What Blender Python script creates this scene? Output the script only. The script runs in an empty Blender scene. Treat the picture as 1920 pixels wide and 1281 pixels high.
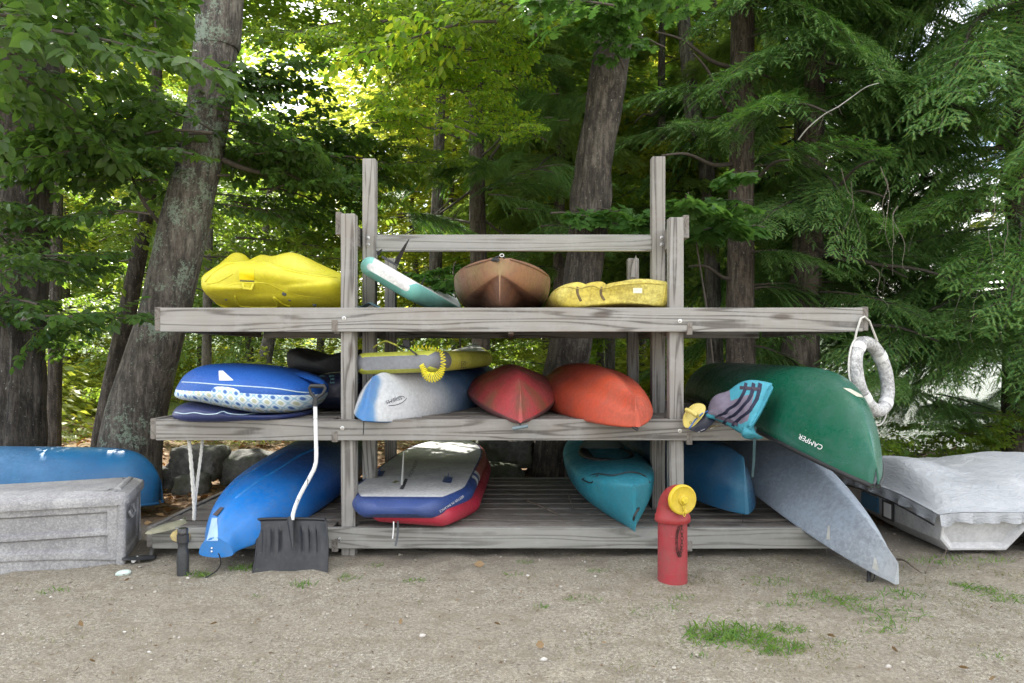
import bpy, bmesh, math, random
import numpy as np
from mathutils import Vector, Matrix, noise
from mathutils.bvhtree import BVHTree

random.seed(7)
rng = np.random.default_rng(7)
sc = bpy.context.scene
C = sc.collection
PI = math.pi
R = math.radians

# ------------------------------------------------------------------ camera, world, sun, exposure
F, CZ, HX, HY = 1387.0, 1.25, 960.0, 665.0
cam_d = bpy.data.cameras.new('camera')
cam = bpy.data.objects.new('camera', cam_d)
C.objects.link(cam)
cam.location = (0, 0, CZ)
cam.rotation_euler = (R(90), 0, 0)
cam_d.sensor_width = 36
cam_d.lens = F / 1920 * 36
cam_d.shift_y = (HY - 640.5) / 1920
cam_d.clip_start = 0.05
cam_d.clip_end = 2000
sc.camera = cam

SUN_EL, SUN_AZ = 47.0, -28.0          # azimuth from +Y, negative = towards -X: sun stands behind the wood, left
sun_dir = Vector((math.sin(R(SUN_AZ)) * math.cos(R(SUN_EL)), math.cos(R(SUN_AZ)) * math.cos(R(SUN_EL)), math.sin(R(SUN_EL))))
world = bpy.data.worlds.new('World')
sc.world = world
world.use_nodes = True
wn = world.node_tree
wn.nodes.clear()
w_out = wn.nodes.new('ShaderNodeOutputWorld')
w_bg = wn.nodes.new('ShaderNodeBackground')
w_sky = wn.nodes.new('ShaderNodeTexSky')
w_sky.sky_type = 'NISHITA'
w_sky.sun_disc = False
w_sky.sun_elevation = R(SUN_EL)
w_sky.sun_rotation = R(SUN_AZ)
w_sky.air_density = 1.0
w_sky.dust_density = 1.5
w_tc = wn.nodes.new('ShaderNodeTexCoord')
w_no = wn.nodes.new('ShaderNodeTexNoise')
w_no.inputs['Scale'].default_value = 3.2
w_no.inputs['Detail'].default_value = 7
w_no.inputs['Roughness'].default_value = 0.6
w_ra = wn.nodes.new('ShaderNodeValToRGB')
w_ra.color_ramp.elements[0].position = 0.41
w_ra.color_ramp.elements[0].color = (0, 0, 0, 1)
w_ra.color_ramp.elements[1].position = 0.61
w_ra.color_ramp.elements[1].color = (.9, .9, .9, 1)
w_mix = wn.nodes.new('ShaderNodeMixRGB')
w_mix.inputs['Color2'].default_value = (11.6, 10.9, 9.9, 1)
wn.links.new(w_tc.outputs['Generated'], w_no.inputs['Vector'])
wn.links.new(w_no.outputs['Fac'], w_ra.inputs['Fac'])
wn.links.new(w_ra.outputs['Color'], w_mix.inputs['Fac'])
wn.links.new(w_sky.outputs['Color'], w_mix.inputs['Color1'])
wn.links.new(w_mix.outputs['Color'], w_bg.inputs['Color'])
w_bg.inputs['Strength'].default_value = 0.145
wn.links.new(w_bg.outputs['Background'], w_out.inputs['Surface'])

sun_d = bpy.data.lights.new('sun', 'SUN')
sun_d.energy = 5.0
sun_d.angle = R(0.5)
sun_d.color = (1.0, 0.95, 0.86)
sun = bpy.data.objects.new('sun', sun_d)
C.objects.link(sun)
sun.rotation_euler = sun_dir.to_track_quat('Z', 'Y').to_euler()
sun.location = (0, 0, 30)

sc.view_settings.view_transform = 'Standard'
sc.view_settings.look = 'None'
sc.view_settings.gamma = 1
sc.view_settings.exposure = 1.68
sc.render.engine = 'CYCLES'
sc.cycles.max_bounces = 8
sc.cycles.transparent_max_bounces = 8

# ------------------------------------------------------------------ helpers
def P(px, py, Y):
    return Vector(((px - HX) * Y / F, Y, CZ - (py - HY) * Y / F))

WL = {}      # world location of each object (no parent is ever rotated while parts are added)

def wl(o):
    return WL[o.name]

def tag(o, label=None, cat=None, group=None, kind=None):
    if label: o['label'] = label
    if cat: o['category'] = cat
    if group: o['group'] = group
    if kind: o['kind'] = kind
    return o

def thing(name, label, cat, loc, group=None):
    o = bpy.data.objects.new(name, None)
    o.empty_display_size = 0.1
    C.objects.link(o)
    o.location = loc
    WL[o.name] = Vector(loc)
    return tag(o, label, cat, group)

class MB:
    """collects verts, faces and material indices"""
    def __init__(s):
        s.v, s.f, s.m, s.uv = [], [], [], None
    def add(s, v, f, m=0):
        b = len(s.v)
        s.v.extend([tuple(p) for p in v])
        s.f.extend([tuple(i + b for i in q) for q in f])
        s.m.extend([m] * len(f) if isinstance(m, int) else list(m))
        return s
    def box(s, x0, x1, y0, y1, z0, z1, m=0):
        v = [(x0,y0,z0),(x1,y0,z0),(x1,y1,z0),(x0,y1,z0),(x0,y0,z1),(x1,y0,z1),(x1,y1,z1),(x0,y1,z1)]
        return s.add(v, [(0,3,2,1),(4,5,6,7),(0,1,5,4),(1,2,6,5),(2,3,7,6),(3,0,4,7)], m)
    def tube(s, pts, rad, n=8, m=0, cap=True):
        pts = [Vector(p) for p in pts]
        if not hasattr(rad, '__len__'): rad = [rad] * len(pts)
        v, f = [], []
        up = None
        for i, p in enumerate(pts):
            d = (pts[min(i+1, len(pts)-1)] - pts[max(i-1, 0)])
            if d.length < 1e-9: d = Vector((0, 0, 1))
            d.normalize()
            if up is None:
                a = Vector((1, 0, 0)) if abs(d.x) < .8 else Vector((0, 0, 1))
                up = (a - d * a.dot(d)).normalized()
            else:
                up = up - d * up.dot(d)
                if up.length < 1e-6:
                    a = Vector((1, 0, 0)) if abs(d.x) < .8 else Vector((0, 0, 1))
                    up = a - d * a.dot(d)
                up.normalize()
            w = d.cross(up)
            for k in range(n):
                t = 2 * PI * k / n
                v.append(p + (up * math.cos(t) + w * math.sin(t)) * rad[i])
        for i in range(len(pts) - 1):
            for k in range(n):
                a, b = i*n + k, i*n + (k+1) % n
                f.append((a, b, b + n, a + n))
        if cap:
            f.append(tuple(range(n-1, -1, -1)))
            f.append(tuple((len(pts)-1)*n + k for k in range(n)))
        return s.add(v, f, m)
    def lathe(s, prof, c=(0,0,0), ax=(0,0,1), n=24, m=0):
        """prof: (distance along axis, radius)"""
        ax = Vector(ax).normalized(); c = Vector(c)
        a = Vector((1,0,0)) if abs(ax.x) < .8 else Vector((0,0,1))
        u = (a - ax*a.dot(ax)).normalized(); w = ax.cross(u)
        v = [c + ax*h + (u*math.cos(2*PI*k/n) + w*math.sin(2*PI*k/n))*max(r, 1e-4) for h, r in prof for k in range(n)]
        f = [(i*n+k, i*n+(k+1)%n, (i+1)*n+(k+1)%n, (i+1)*n+k) for i in range(len(prof)-1) for k in range(n)]
        f.append(tuple(range(n-1,-1,-1))); f.append(tuple((len(prof)-1)*n+k for k in range(n)))
        return s.add(v, f, m)
    def grid(s, g, m=0, closed=False, caps=False, capm=None):
        """g: rows x cols of points"""
        nr, nc = len(g), len(g[0])
        v = [p for r in g for p in r]
        f, ms = [], []
        kc = nc if closed else nc - 1
        for i in range(nr-1):
            for j in range(kc):
                f.append((i*nc+j, i*nc+(j+1) % nc, (i+1)*nc+(j+1) % nc, (i+1)*nc+j))
                ms.append(m(i, j) if callable(m) else m)
        if caps:
            f.append(tuple(range(nc-1, -1, -1))); ms.append(capm if capm is not None else (m(0, 0) if callable(m) else m))
            f.append(tuple((nr-1)*nc+k for k in range(nc))); ms.append(m(nr-2, 0) if callable(m) else m)
        return s.add(v, f, ms)
    def build(s, name, mats, parent=None, smooth=None, bevel=0, solid=0, origin=None, fix=True):
        v = np.array([tuple(p) for p in s.v], dtype=float)
        if origin is None:
            lo, hi = v.min(0), v.max(0)
            origin = Vector(((lo[0]+hi[0])/2, (lo[1]+hi[1])/2, (lo[2]+hi[2])/2 if parent else lo[2]))
        origin = Vector(origin)
        me = bpy.data.meshes.new(name)
        me.from_pydata((v - np.array(origin)).tolist(), [], s.f)
        if not isinstance(mats, (list, tuple)): mats = [mats]
        for m in mats: me.materials.append(m)
        if len(mats) > 1: me.polygons.foreach_set('material_index', s.m)
        if s.uv is not None:
            ul = me.uv_layers.new(name='uv')
            li = np.zeros(len(me.loops), dtype=np.int32)
            me.loops.foreach_get('vertex_index', li)
            ul.data.foreach_set('uv', np.array(s.uv, dtype=np.float32)[li].ravel())
        if fix or smooth is not None:
            bm = bmesh.new(); bm.from_mesh(me)
            if fix: bmesh.ops.recalc_face_normals(bm, faces=bm.faces)
            if smooth is not None:
                for fc in bm.faces: fc.smooth = True
                for e in bm.edges:
                    if len(e.link_faces) == 2 and e.calc_face_angle(0) > R(smooth): e.smooth = False
            bm.to_mesh(me); bm.free()
        o = bpy.data.objects.new(name, me)
        C.objects.link(o)
        if parent is not None:
            o.parent = parent
            o.location = origin - wl(parent)
        else:
            o.location = origin
        WL[o.name] = origin
        if bevel:
            b = o.modifiers.new('bevel', 'BEVEL'); b.width = bevel; b.segments = 2; b.limit_method = 'ANGLE'
        if solid:
            b = o.modifiers.new('solid', 'SOLIDIFY'); b.thickness = solid; b.offset = 0
        return o

def cat_rom(a, k):
    """a: (n, ...) array, k subdivisions per span, open Catmull-Rom"""
    a = np.asarray(a, float); n = len(a); out = []
    for i in range(n-1):
        p0, p1, p2, p3 = a[max(i-1,0)], a[i], a[i+1], a[min(i+2,n-1)]
        for q in range(k):
            t = q / k
            out.append(.5*((2*p1) + (-p0+p2)*t + (2*p0-5*p1+4*p2-p3)*t*t + (-p0+3*p1-3*p2+p3)*t**3))
    out.append(a[-1])
    return np.array(out)

def cat_rom_closed(a, k):
    a = np.asarray(a, float); n = len(a); out = []
    for i in range(n):
        p0, p1, p2, p3 = a[(i-1)%n], a[i], a[(i+1)%n], a[(i+2)%n]
        for q in range(k):
            t = q / k
            out.append(.5*((2*p1) + (-p0+p2)*t + (2*p0-5*p1+4*p2-p3)*t*t + (-p0+3*p1-3*p2+p3)*t**3))
    return np.array(out)

def body_from_rings(rings, kr=3, kc=3):
    """rings: list of closed lists of 3D points, same count -> smooth grid rows"""
    a = np.array([[tuple(p) for p in r] for r in rings], float)
    if kc > 1: a = np.array([cat_rom_closed(r, kc) for r in a])
    if kr > 1: a = cat_rom(a, kr)
    return a

def px_ring(pts, Y, c=None, sx=1, sy=1, dy=0):
    if c is None: c = (0, 0)
    return [P(c[0] + (x-c[0])*sx, c[1] + (y-c[1])*sy, Y + dy) for x, y in pts]

def blob(outline, Y0, Y1, c=None, p=2.2, n=9, kc=3, jitter=0, keep_px=True):
    """silhouette outline (px) swelling between depths Y0..Y1 around centre c; sized at the front third"""
    if c is None:
        xs = [a for a, b in outline]; ys = [b for a, b in outline]
        c = ((min(xs)+max(xs))/2, (min(ys)+max(ys))/2)
    Ym = Y0 + (Y1-Y0)*.3
    base = [P(x, y, Ym) for x, y in outline]; cc = P(c[0], c[1], Ym)
    g = []
    for i in range(n):
        s = -math.cos(PI*(i+.0)/(n-1)); s = max(-.995, min(.995, s))
        k = (1-abs(s)**p)**(1/p)
        Y = Y0 + (Y1-Y0)*(s+1)/2
        g.append([Vector((cc.x + (q.x-cc.x)*k, Y, cc.z + (q.z-cc.z)*k)) for q in base])
    return body_from_rings(g, 2, kc)

def hull(L, B, H, pe=2.4, qe=.75, rk=.7, kp=5, s0=.8, s1=.2, crown=.08, n_mid=2.6, n_end=1.25, N=44, M=14, bmin=.012, rake=0, deck_flat=False, hol=0):
    """local boat: x 0..L, y across, z up, keel at 0. returns rows of closed sections. first M+... columns = bottom"""
    rows, uv = [], []
    for i in range(N):
        t = .5 - .5*math.cos(PI*i/(N-1))
        t = .6*t + .4*i/(N-1)
        e = abs(2*t-1)
        b = max(bmin, B/2*(max(0, 1-e**pe))**qe)
        zk = rk*H*e**kp
        zs = H*(s0 + s1*e*e)
        zk = min(zk, zs-.02)
        w = (b/(B/2))
        n = n_end + (n_mid-n_end)*w**1.3
        zc = crown*w**.8
        row = []
        for j in range(2*M+1):                       # bottom, from +side sheer through the keel to -side sheer
            th = -PI/2 + PI*j/(2*M)
            sy = math.copysign(abs(math.sin(th))**(2/n), math.sin(th))
            cz_ = abs(math.cos(th))**(2/n)
            z = zs-(zs-zk)*cz_
            z += hol*(zs-zk)*math.exp(-((abs(sy)-.46)/.20)**2)*min(1, .25+e)
            row.append((L*t + rake*(z-zs)*(1 if t < .5 else -1)*(e**3), -sy*b, z))
        for j in range(1, M):                        # deck back to start
            th = PI*j/M
            row.append((L*t, -math.cos(th)*b*1.0, zs + zc*math.sin(th)**(1.0 if not deck_flat else .3)))
        rows.append(row)
    return np.array(rows)

def put(rows, near, d, roll=0, ref=(0, 0, 0)):
    """place local rows: local point ref lands on near, +x along d, rolled about it"""
    X = Vector(d).normalized()
    Z0 = Vector((0, 0, 1)); Z0 = (Z0 - X*Z0.dot(X)).normalized()
    Z = Matrix.Rotation(R(roll), 3, X) @ Z0
    Yv = Z.cross(X)
    M3 = np.array([X, Yv, Z])
    return (rows - np.array(ref)) @ M3 + np.array(near)

def bvh(o):
    me = o.data; w = wl(o)
    return BVHTree.FromPolygons([v.co + w for v in me.vertices], [list(p.vertices) for p in me.polygons])

EYE = Vector((0, 0, CZ))
def hit(tree, px, py, off=.003):
    d = (P(px, py, 1) - EYE).normalized()
    h, nrm, idx, dist = tree.ray_cast(EYE, d)
    if h is None: return None
    if nrm.dot(d) > 0: nrm = -nrm
    return h + nrm*off

def patch(name, quad, target, mat, parent, n=8, off=.003, thick=0, tree=None):
    """quad of 4 px corners laid onto the surface of target (sticker, tape, badge)"""
    tree = tree or bvh(target)
    g = []
    for i in range(n+1):
        r = []
        for j in range(n+1):
            u, v = j/n, i/n
            x = (1-v)*((1-u)*quad[0][0]+u*quad[1][0]) + v*((1-u)*quad[3][0]+u*quad[2][0])
            y = (1-v)*((1-u)*quad[0][1]+u*quad[1][1]) + v*((1-u)*quad[3][1]+u*quad[2][1])
            r.append(hit(tree, x, y, off))
        g.append(r)
    mb = MB(); idx = {}
    for i in range(n+1):
        for j in range(n+1):
            if g[i][j] is not None: idx[(i, j)] = len(mb.v); mb.v.append(tuple(g[i][j]))
    for i in range(n):
        for j in range(n):
            q = [(i, j), (i, j+1), (i+1, j+1), (i+1, j)]
            if all(k in idx for k in q): mb.f.append(tuple(idx[k] for k in q)); mb.m.append(0)
    if not mb.f: print('PATCH MISSED', name); return None
    return mb.build(name, mat, parent, smooth=60)

def lettering(name, text, cx, cy, h, ang, target, mat, parent, sx=1, mirror=False, off=.003, tree=None, shear=0, spacing=1):
    """flat print laid on a surface; h = letter height in px of the photograph"""
    cu = bpy.data.curves.new('t', 'FONT'); cu.body = text; cu.align_x = 'CENTER'; cu.align_y = 'CENTER'; cu.size = 1; cu.space_character = spacing
    to = bpy.data.objects.new('t', cu); C.objects.link(to)
    dg = bpy.context.evaluated_depsgraph_get(); dg.update()
    me = to.evaluated_get(dg).to_mesh()
    vs = [v.co.copy() for v in me.vertices]; fs = [tuple(p.vertices) for p in me.polygons]
    to.evaluated_get(dg).to_mesh_clear(); bpy.data.objects.remove(to); bpy.data.curves.remove(cu)
    tree = tree or bvh(target)
    a = R(ang); mb = MB(); ok = True
    for v in vs:
        x = v.x*h*1.4*sx*(-1 if mirror else 1); y = -v.y*h*1.4 + shear*x
        q = hit(tree, cx + x*math.cos(a) - y*math.sin(a), cy + x*math.sin(a) + y*math.cos(a), off)
        if q is None: ok = False; q = Vector((0, 0, 0))
        mb.v.append(tuple(q))
    if not ok:
        bad = {i for i, v in enumerate(mb.v) if v == (0, 0, 0)}
        fs = [f for f in fs if not any(i in bad for i in f)]
        print('LETTERING partly off', name)
        c0 = next((v for v in mb.v if v != (0, 0, 0)), None)
        if c0 is None: return None
        mb.v = [c0 if v == (0, 0, 0) else v for v in mb.v]
    mb.f = fs; mb.m = [0]*len(fs)
    return mb.build(name, mat, parent)

# ------------------------------------------------------------------ materials
def nmat(name, rough=.5):
    m = bpy.data.materials.new(name); m.use_nodes = True
    nt = m.node_tree; b = nt.nodes['Principled BSDF']; b.inputs['Roughness'].default_value = rough
    return m, nt, b

class N_:
    """tiny node helper"""
    def __init__(s, nt): s.nt = nt
    def n(s, t, **kw):
        x = s.nt.nodes.new(t)
        for k, v in kw.items():
            if k in x.inputs.keys(): x.inputs[k].default_value = v
            else: setattr(x, k, v)
        return x
    def l(s, a, b): s.nt.links.new(a, b)
    def coord(s, kind='Object', scale=(1,1,1), rnd=True):
        tc = s.n('ShaderNodeTexCoord'); mp = s.n('ShaderNodeMapping')
        mp.inputs['Scale'].default_value = scale
        s.l(tc.outputs[kind], mp.inputs['Vector'])
        if rnd:
            oi = s.n('ShaderNodeObjectInfo'); mu = s.n('ShaderNodeMath', operation='MULTIPLY'); mu.inputs[1].default_value = 37.0
            s.l(oi.outputs['Random'], mu.inputs[0]); s.l(mu.outputs[0], mp.inputs['Location'])
        return mp.outputs['Vector']
    def noise(s, vec, scale, detail=4, rough=.55, dist=0):
        x = s.n('ShaderNodeTexNoise'); x.inputs['Scale'].default_value = scale; x.inputs['Detail'].default_value = detail
        x.inputs['Roughness'].default_value = rough; x.inputs['Distortion'].default_value = dist
        s.l(vec, x.inputs['Vector']); return x.outputs['Fac']
    def ramp(s, fac, stops, interp='LINEAR'):
        x = s.n('ShaderNodeValToRGB'); cr = x.color_ramp; cr.interpolation = interp
        while len(cr.elements) < len(stops): cr.elements.new(.5)
        for e, (p, c) in zip(cr.elements, stops):
            e.position = p; e.color = (*c, 1) if hasattr(c, '__len__') else (c, c, c, 1)
        s.l(fac, x.inputs['Fac']); return x.outputs['Color']
    def mix(s, fac, a, b, blend='MIX'):
        x = s.n('ShaderNodeMixRGB', blend_type=blend)
        for v, k in ((fac, 'Fac'), (a, 'Color1'), (b, 'Color2')):
            if hasattr(v, 'links') or hasattr(v, 'is_linked'): s.l(v, x.inputs[k])
            elif k == 'Fac': x.inputs[k].default_value = v
            else: x.inputs[k].default_value = (*v, 1)
        return x.outputs['Color']
    def math(s, op, a, b=None):
        x = s.n('ShaderNodeMath', operation=op)
        for i, v in enumerate((a, b)):
            if v is None: continue
            if hasattr(v, 'is_linked'): s.l(v, x.inputs[i])
            else: x.inputs[i].default_value = v
        return x.outputs[0]
    def bump(s, h, bsdf, strength=.3, dist=.01):
        x = s.n('ShaderNodeBump'); x.inputs['Strength'].default_value = strength; x.inputs['Distance'].default_value = dist
        s.l(h, x.inputs['Height']); s.l(x.outputs['Normal'], bsdf.inputs['Normal'])

def wood(name, axis, light=(.35,.343,.325), dark=(.050,.043,.038), tint=None):
    m, nt, b = nmat(name, .85); k = N_(nt)
    sc_ = [9.5, 9.5, 9.5]; sc_[axis] = .50
    fine = [150., 150., 150.]; fine[axis] = 3.0
    v = k.coord('Object', sc_)
    f = k.noise(v, 1.0, 2.2, .42, .25)
    w = k.math('PINGPONG', k.math('MULTIPLY', f, 17.0), 1.0)
    lines = k.ramp(w, [(0, .0), (.14, .12), (.36, .85), (1, 1)])
    v2 = k.coord('Object', fine)
    g = k.noise(v2, 1.0, 3, .6)
    col = k.mix(lines, dark, light)
    col = k.mix(k.math('MULTIPLY', g, .75), col, tuple(c*.45 for c in light))
    v3 = k.coord('Object', (1.5, 1.5, 1.5))
    big = k.noise(v3, 1.7, 4, .6)
    col = k.mix(k.ramp(big, [(.38, 0.), (.72, .5)]), col, tint or (.21, .18, .15))
    big2 = k.noise(v3, 5.5, 5, .7)
    col = k.mix(k.ramp(big2, [(.5, 0.), (.8, .45)]), col, (.36, .365, .36))
    # knots
    ks = [5.2, 5.2, 5.2]; ks[axis] = 1.5
    vo = k.n('ShaderNodeTexVoronoi'); vo.inputs['Scale'].default_value = 1.0; k.l(k.coord('Object', ks), vo.inputs['Vector'])
    kn = k.ramp(vo.outputs['Distance'], [(.06, 1.), (.13, 0.)])
    col = k.mix(k.math('MULTIPLY', kn, .75), col, (.07, .055, .045))
    oi = k.n('ShaderNodeObjectInfo')
    col = k.mix(.5, col, k.ramp(oi.outputs['Random'], [(0, (.66,.64,.62)), (1, (1.,1.,1.))]), 'MULTIPLY')
    k.l(col, b.inputs['Base Color'])
    h = k.mix(.5, lines, g)
    k.bump(h, b, .55, .004)
    return m

def plastic(name, col, col2=None, rough=.42, dirt=.35, dirt_col=(.10,.095,.075), scale=2.5, ugrad=None, vgrad=None, bump=.15, spec=.5, scratch=.25, thresh=(.42,.62), chalk=.06):
    m, nt, b = nmat(name, rough); k = N_(nt)
    v = k.coord('Object', (1, 1, 1))
    c = None
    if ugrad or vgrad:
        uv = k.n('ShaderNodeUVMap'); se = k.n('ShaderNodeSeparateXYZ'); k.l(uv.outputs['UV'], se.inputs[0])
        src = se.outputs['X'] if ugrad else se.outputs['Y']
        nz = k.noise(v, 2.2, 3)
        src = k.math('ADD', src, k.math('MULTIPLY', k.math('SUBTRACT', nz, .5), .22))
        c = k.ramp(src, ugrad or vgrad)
    else:
        f = k.ramp(k.noise(v, scale, 4, .6), [(thresh[0], 0.), (thresh[1], 1.)])
        c = k.mix(f, col, col2 or tuple(x*.82 for x in col))
    fine = k.noise(v, 260, 2, .7)
    d1 = k.noise(v, 3.1, 6, .68)
    d2 = k.noise(v, 42, 5, .75)
    dm = k.ramp(k.math('MULTIPLY', d1, d2), [(.19, 0.), (.33, 1.)])
    fade = k.ramp(k.noise(k.coord('Object', (1.2, .7, 2.2)), 1.6, 5, .65, .6), [(.46, 0.), (.68, .14)])
    c = k.mix(fade, c, tuple(min(.75, x*.8+.09) for x in (col if not ugrad else (.2, .3, .4))))
    c = k.mix(k.math('MULTIPLY', dm, dirt), c, dirt_col)
    # sun-faded chalky speckle
    sp = k.ramp(k.noise(v, 160, 3, .8), [(.60, 0.), (.75, 1.)])
    c = k.mix(k.math('MULTIPLY', sp, chalk if max(col) > .04 or ugrad else .02), c, (.62, .62, .60))
    if scratch:
        vs = k.coord('Object', (3, 26, 90))
        s = k.ramp(k.noise(vs, 1.3, 3, .7, 1.5), [(.665, 0.), (.69, 1.), (.72, 0.)])
        c = k.mix(k.math('MULTIPLY', s, scratch), c, (.6, .6, .58))
    c = k.mix(1., c, (.84, .84, .84), 'MULTIPLY')
    k.l(c, b.inputs['Base Color'])
    k.l(k.math('ADD', k.math('MULTIPLY', dm, .3), rough), b.inputs['Roughness'])
    k.bump(k.math('ADD', fine, k.math('MULTIPLY', d1, 2.)), b, bump, .004)
    b.inputs['Specular IOR Level'].default_value = spec
    return m

def plain(name, col, rough=.6, metal=0, var=.25, scale=30, bump=.15):
    m, nt, b = nmat(name, rough); k = N_(nt)
    v = k.coord('Object'); f = k.noise(v, scale, 5, .65)
    c = k.mix(k.ramp(f, [(.35, 0.), (.7, 1.)]), col, tuple(x*(1-var) for x in col))
    k.l(c, b.inputs['Base Color']); b.inputs['Metallic'].default_value = metal
    k.bump(f, b, bump, .004)
    return m

def bark(name, a, c, ridge=(9, 9, 1.4), lichen=.0, lichen_col=(.30,.36,.29), rough=.92, strength=.9, lz=None):
    m, nt, b = nmat(name, rough); k = N_(nt)
    v = k.coord('Object', ridge); f = k.noise(v, 2.2, 6, .68, .4)
    v1 = k.coord('Object'); f2 = k.noise(v1, 30, 6, .75)
    h = k.math('ADD', k.math('MULTIPLY', f, 1.0), k.math('MULTIPLY', f2, .5))
    col = k.ramp(h, [(.55, tuple(x*.28 for x in a)), (.72, a), (.95, c)])
    pale = k.noise(v1, 2.0, 5, .7)
    col = k.mix(k.ramp(pale, [(.5, 0.), (.7, .6)]), col, tuple(x*1.1 for x in c))
    col = k.mix(k.ramp(k.noise(k.coord('Object', (16, 16, 2.2)), 1.5, 5, .7), [(.46, 0.), (.60, .75)]), col, tuple(x*.30 for x in a))
    if lichen:
        l1 = k.noise(v1, 2.6, 6, .72); l2 = k.noise(v1, 38, 5, .8)
        mk = k.ramp(k.math('ADD', l1, k.math('MULTIPLY', l2, .75)), [(1.10-lichen*.3, 0.), (1.15-lichen*.3, .85)])
        lc = k.mix(k.noise(v1, 5, 3), lichen_col, (.15, .21, .12))
        col = k.mix(mk, col, lc)
    # small pale flecks
    fl = k.ramp(k.noise(k.coord('Object', (1, 1, .6)), 75, 3, .6), [(.66, 0.), (.70, 1.)])
    col = k.mix(k.math('MULTIPLY', fl, .55), col, (.45, .47, .42))
    k.l(col, b.inputs['Base Color'])
    k.bump(h, b, strength, .035)
    return m

def leafmat(name, cols, trans=.45, rough=.42, tcol=None, per_object=False):
    """cols: list of colours picked per leaf"""
    m = bpy.data.materials.new(name); m.use_nodes = True; nt = m.node_tree; k = N_(nt)
    b = nt.nodes['Principled BSDF']; out = nt.nodes['Material Output']
    b.inputs['Roughness'].default_value = rough; b.inputs['Specular IOR Level'].default_value = .35
    g = k.n('ShaderNodeNewGeometry')
    st = [(i/(len(cols)-1), c) for i, c in enumerate(cols)]
    oi = k.n('ShaderNodeObjectInfo')
    c = k.ramp(oi.outputs['Random'] if per_object else g.outputs['Random Per Island'], st)
    k.l(c, b.inputs['Base Color'])
    t = k.n('ShaderNodeBsdfTranslucent')
    tc = k.mix(1., c, tcol or (2.5, 2.2, 1.5), 'MULTIPLY')
    k.l(tc, t.inputs['Color'])
    mx = k.n('ShaderNodeMixShader'); mx.inputs[0].default_value = trans
    k.l(b.outputs[0], mx.inputs[1]); k.l(t.outputs[0], mx.inputs[2]); k.l(mx.outputs[0], out.inputs['Surface'])
    return m

WX = wood('weathered_board_x', 0)
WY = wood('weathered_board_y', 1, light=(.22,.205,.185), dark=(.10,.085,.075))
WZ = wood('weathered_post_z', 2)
WD = wood('shaded_deck_wood', 0, light=(.20,.182,.16), dark=(.04,.032,.027))  # browner copy of the board wood, shade put into its colour
WP = wood('pale_rail_wood', 0, light=(.345,.345,.325), dark=(.12,.115,.10), tint=(.27,.27,.25))
MBOLT = plain('galvanised_bolt', (.55,.55,.55), .35, .9)
BLACK = plain('black_rubber', (.015,.015,.017), .5)
CORD = plain('black_cord', (.02,.02,.022), .7)
# ------------------------------------------------------------------ ground, water, far shore
def sstep(a, b, x):
    t = np.clip((x-a)/(b-a), 0, 1); return t*t*(3-2*t)

def vnoise(x, y, s, seed=0.):
    f = np.vectorize(lambda a, b: noise.noise(Vector((a*s+seed, b*s-seed, seed*.37))))
    return f(x, y)

def drop(x, y):
    xs = .385*y - .25
    return sstep(-.4, 1.3, x-xs)*sstep(9.7, 11.2, y)*(1-sstep(230, 250, y))

def gh(x, y):
    """ground height"""
    x = np.asarray(x, float); y = np.asarray(y, float)
    amp = .006 + .07*sstep(6.2, 9., y)
    n = vnoise(x, y, .7)*amp*1.6 + vnoise(x, y, 3.1, 5.)*amp*.5
    h = n + .10*sstep(7, 10, y)*(1-sstep(2.5, 5, x)) + .02*np.clip(y-12, 0, 60)*(1-sstep(1, 4, x))
    return h - .95*drop(x, y)*1.0 - 0*x

def G(px, py, dz=0):
    Y = CZ*F/(py-HY)
    return Vector(((px-HX)*Y/F, Y, dz))

def axis_coords(lo, hi, a, b, step, grow=1.13):
    c = list(np.arange(a, b+1e-6, step)); s = step
    while c[-1] < hi: s *= grow; c.append(c[-1]+s)
    s = step
    while c[0] > lo: s *= grow; c.insert(0, c[0]-s)
    return np.array(c)

gx = axis_coords(-700, 700, -4.4, 4.4, .05); gy = axis_coords(-80, 900, 1.9, 7.4, .05)
GX, GY = np.meshgrid(gx, gy)
GZ = gh(GX, GY)
near = (np.abs(GX) < 5) & (GY < 8) & (GY > 1)
GZ[near] += (vnoise(GX[near], GY[near], 9, 2.)*.009 + vnoise(GX[near], GY[near], 4.2, 4.)*.010 + vnoise(GX[near], GY[near], 22, 9.)*.005)

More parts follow.
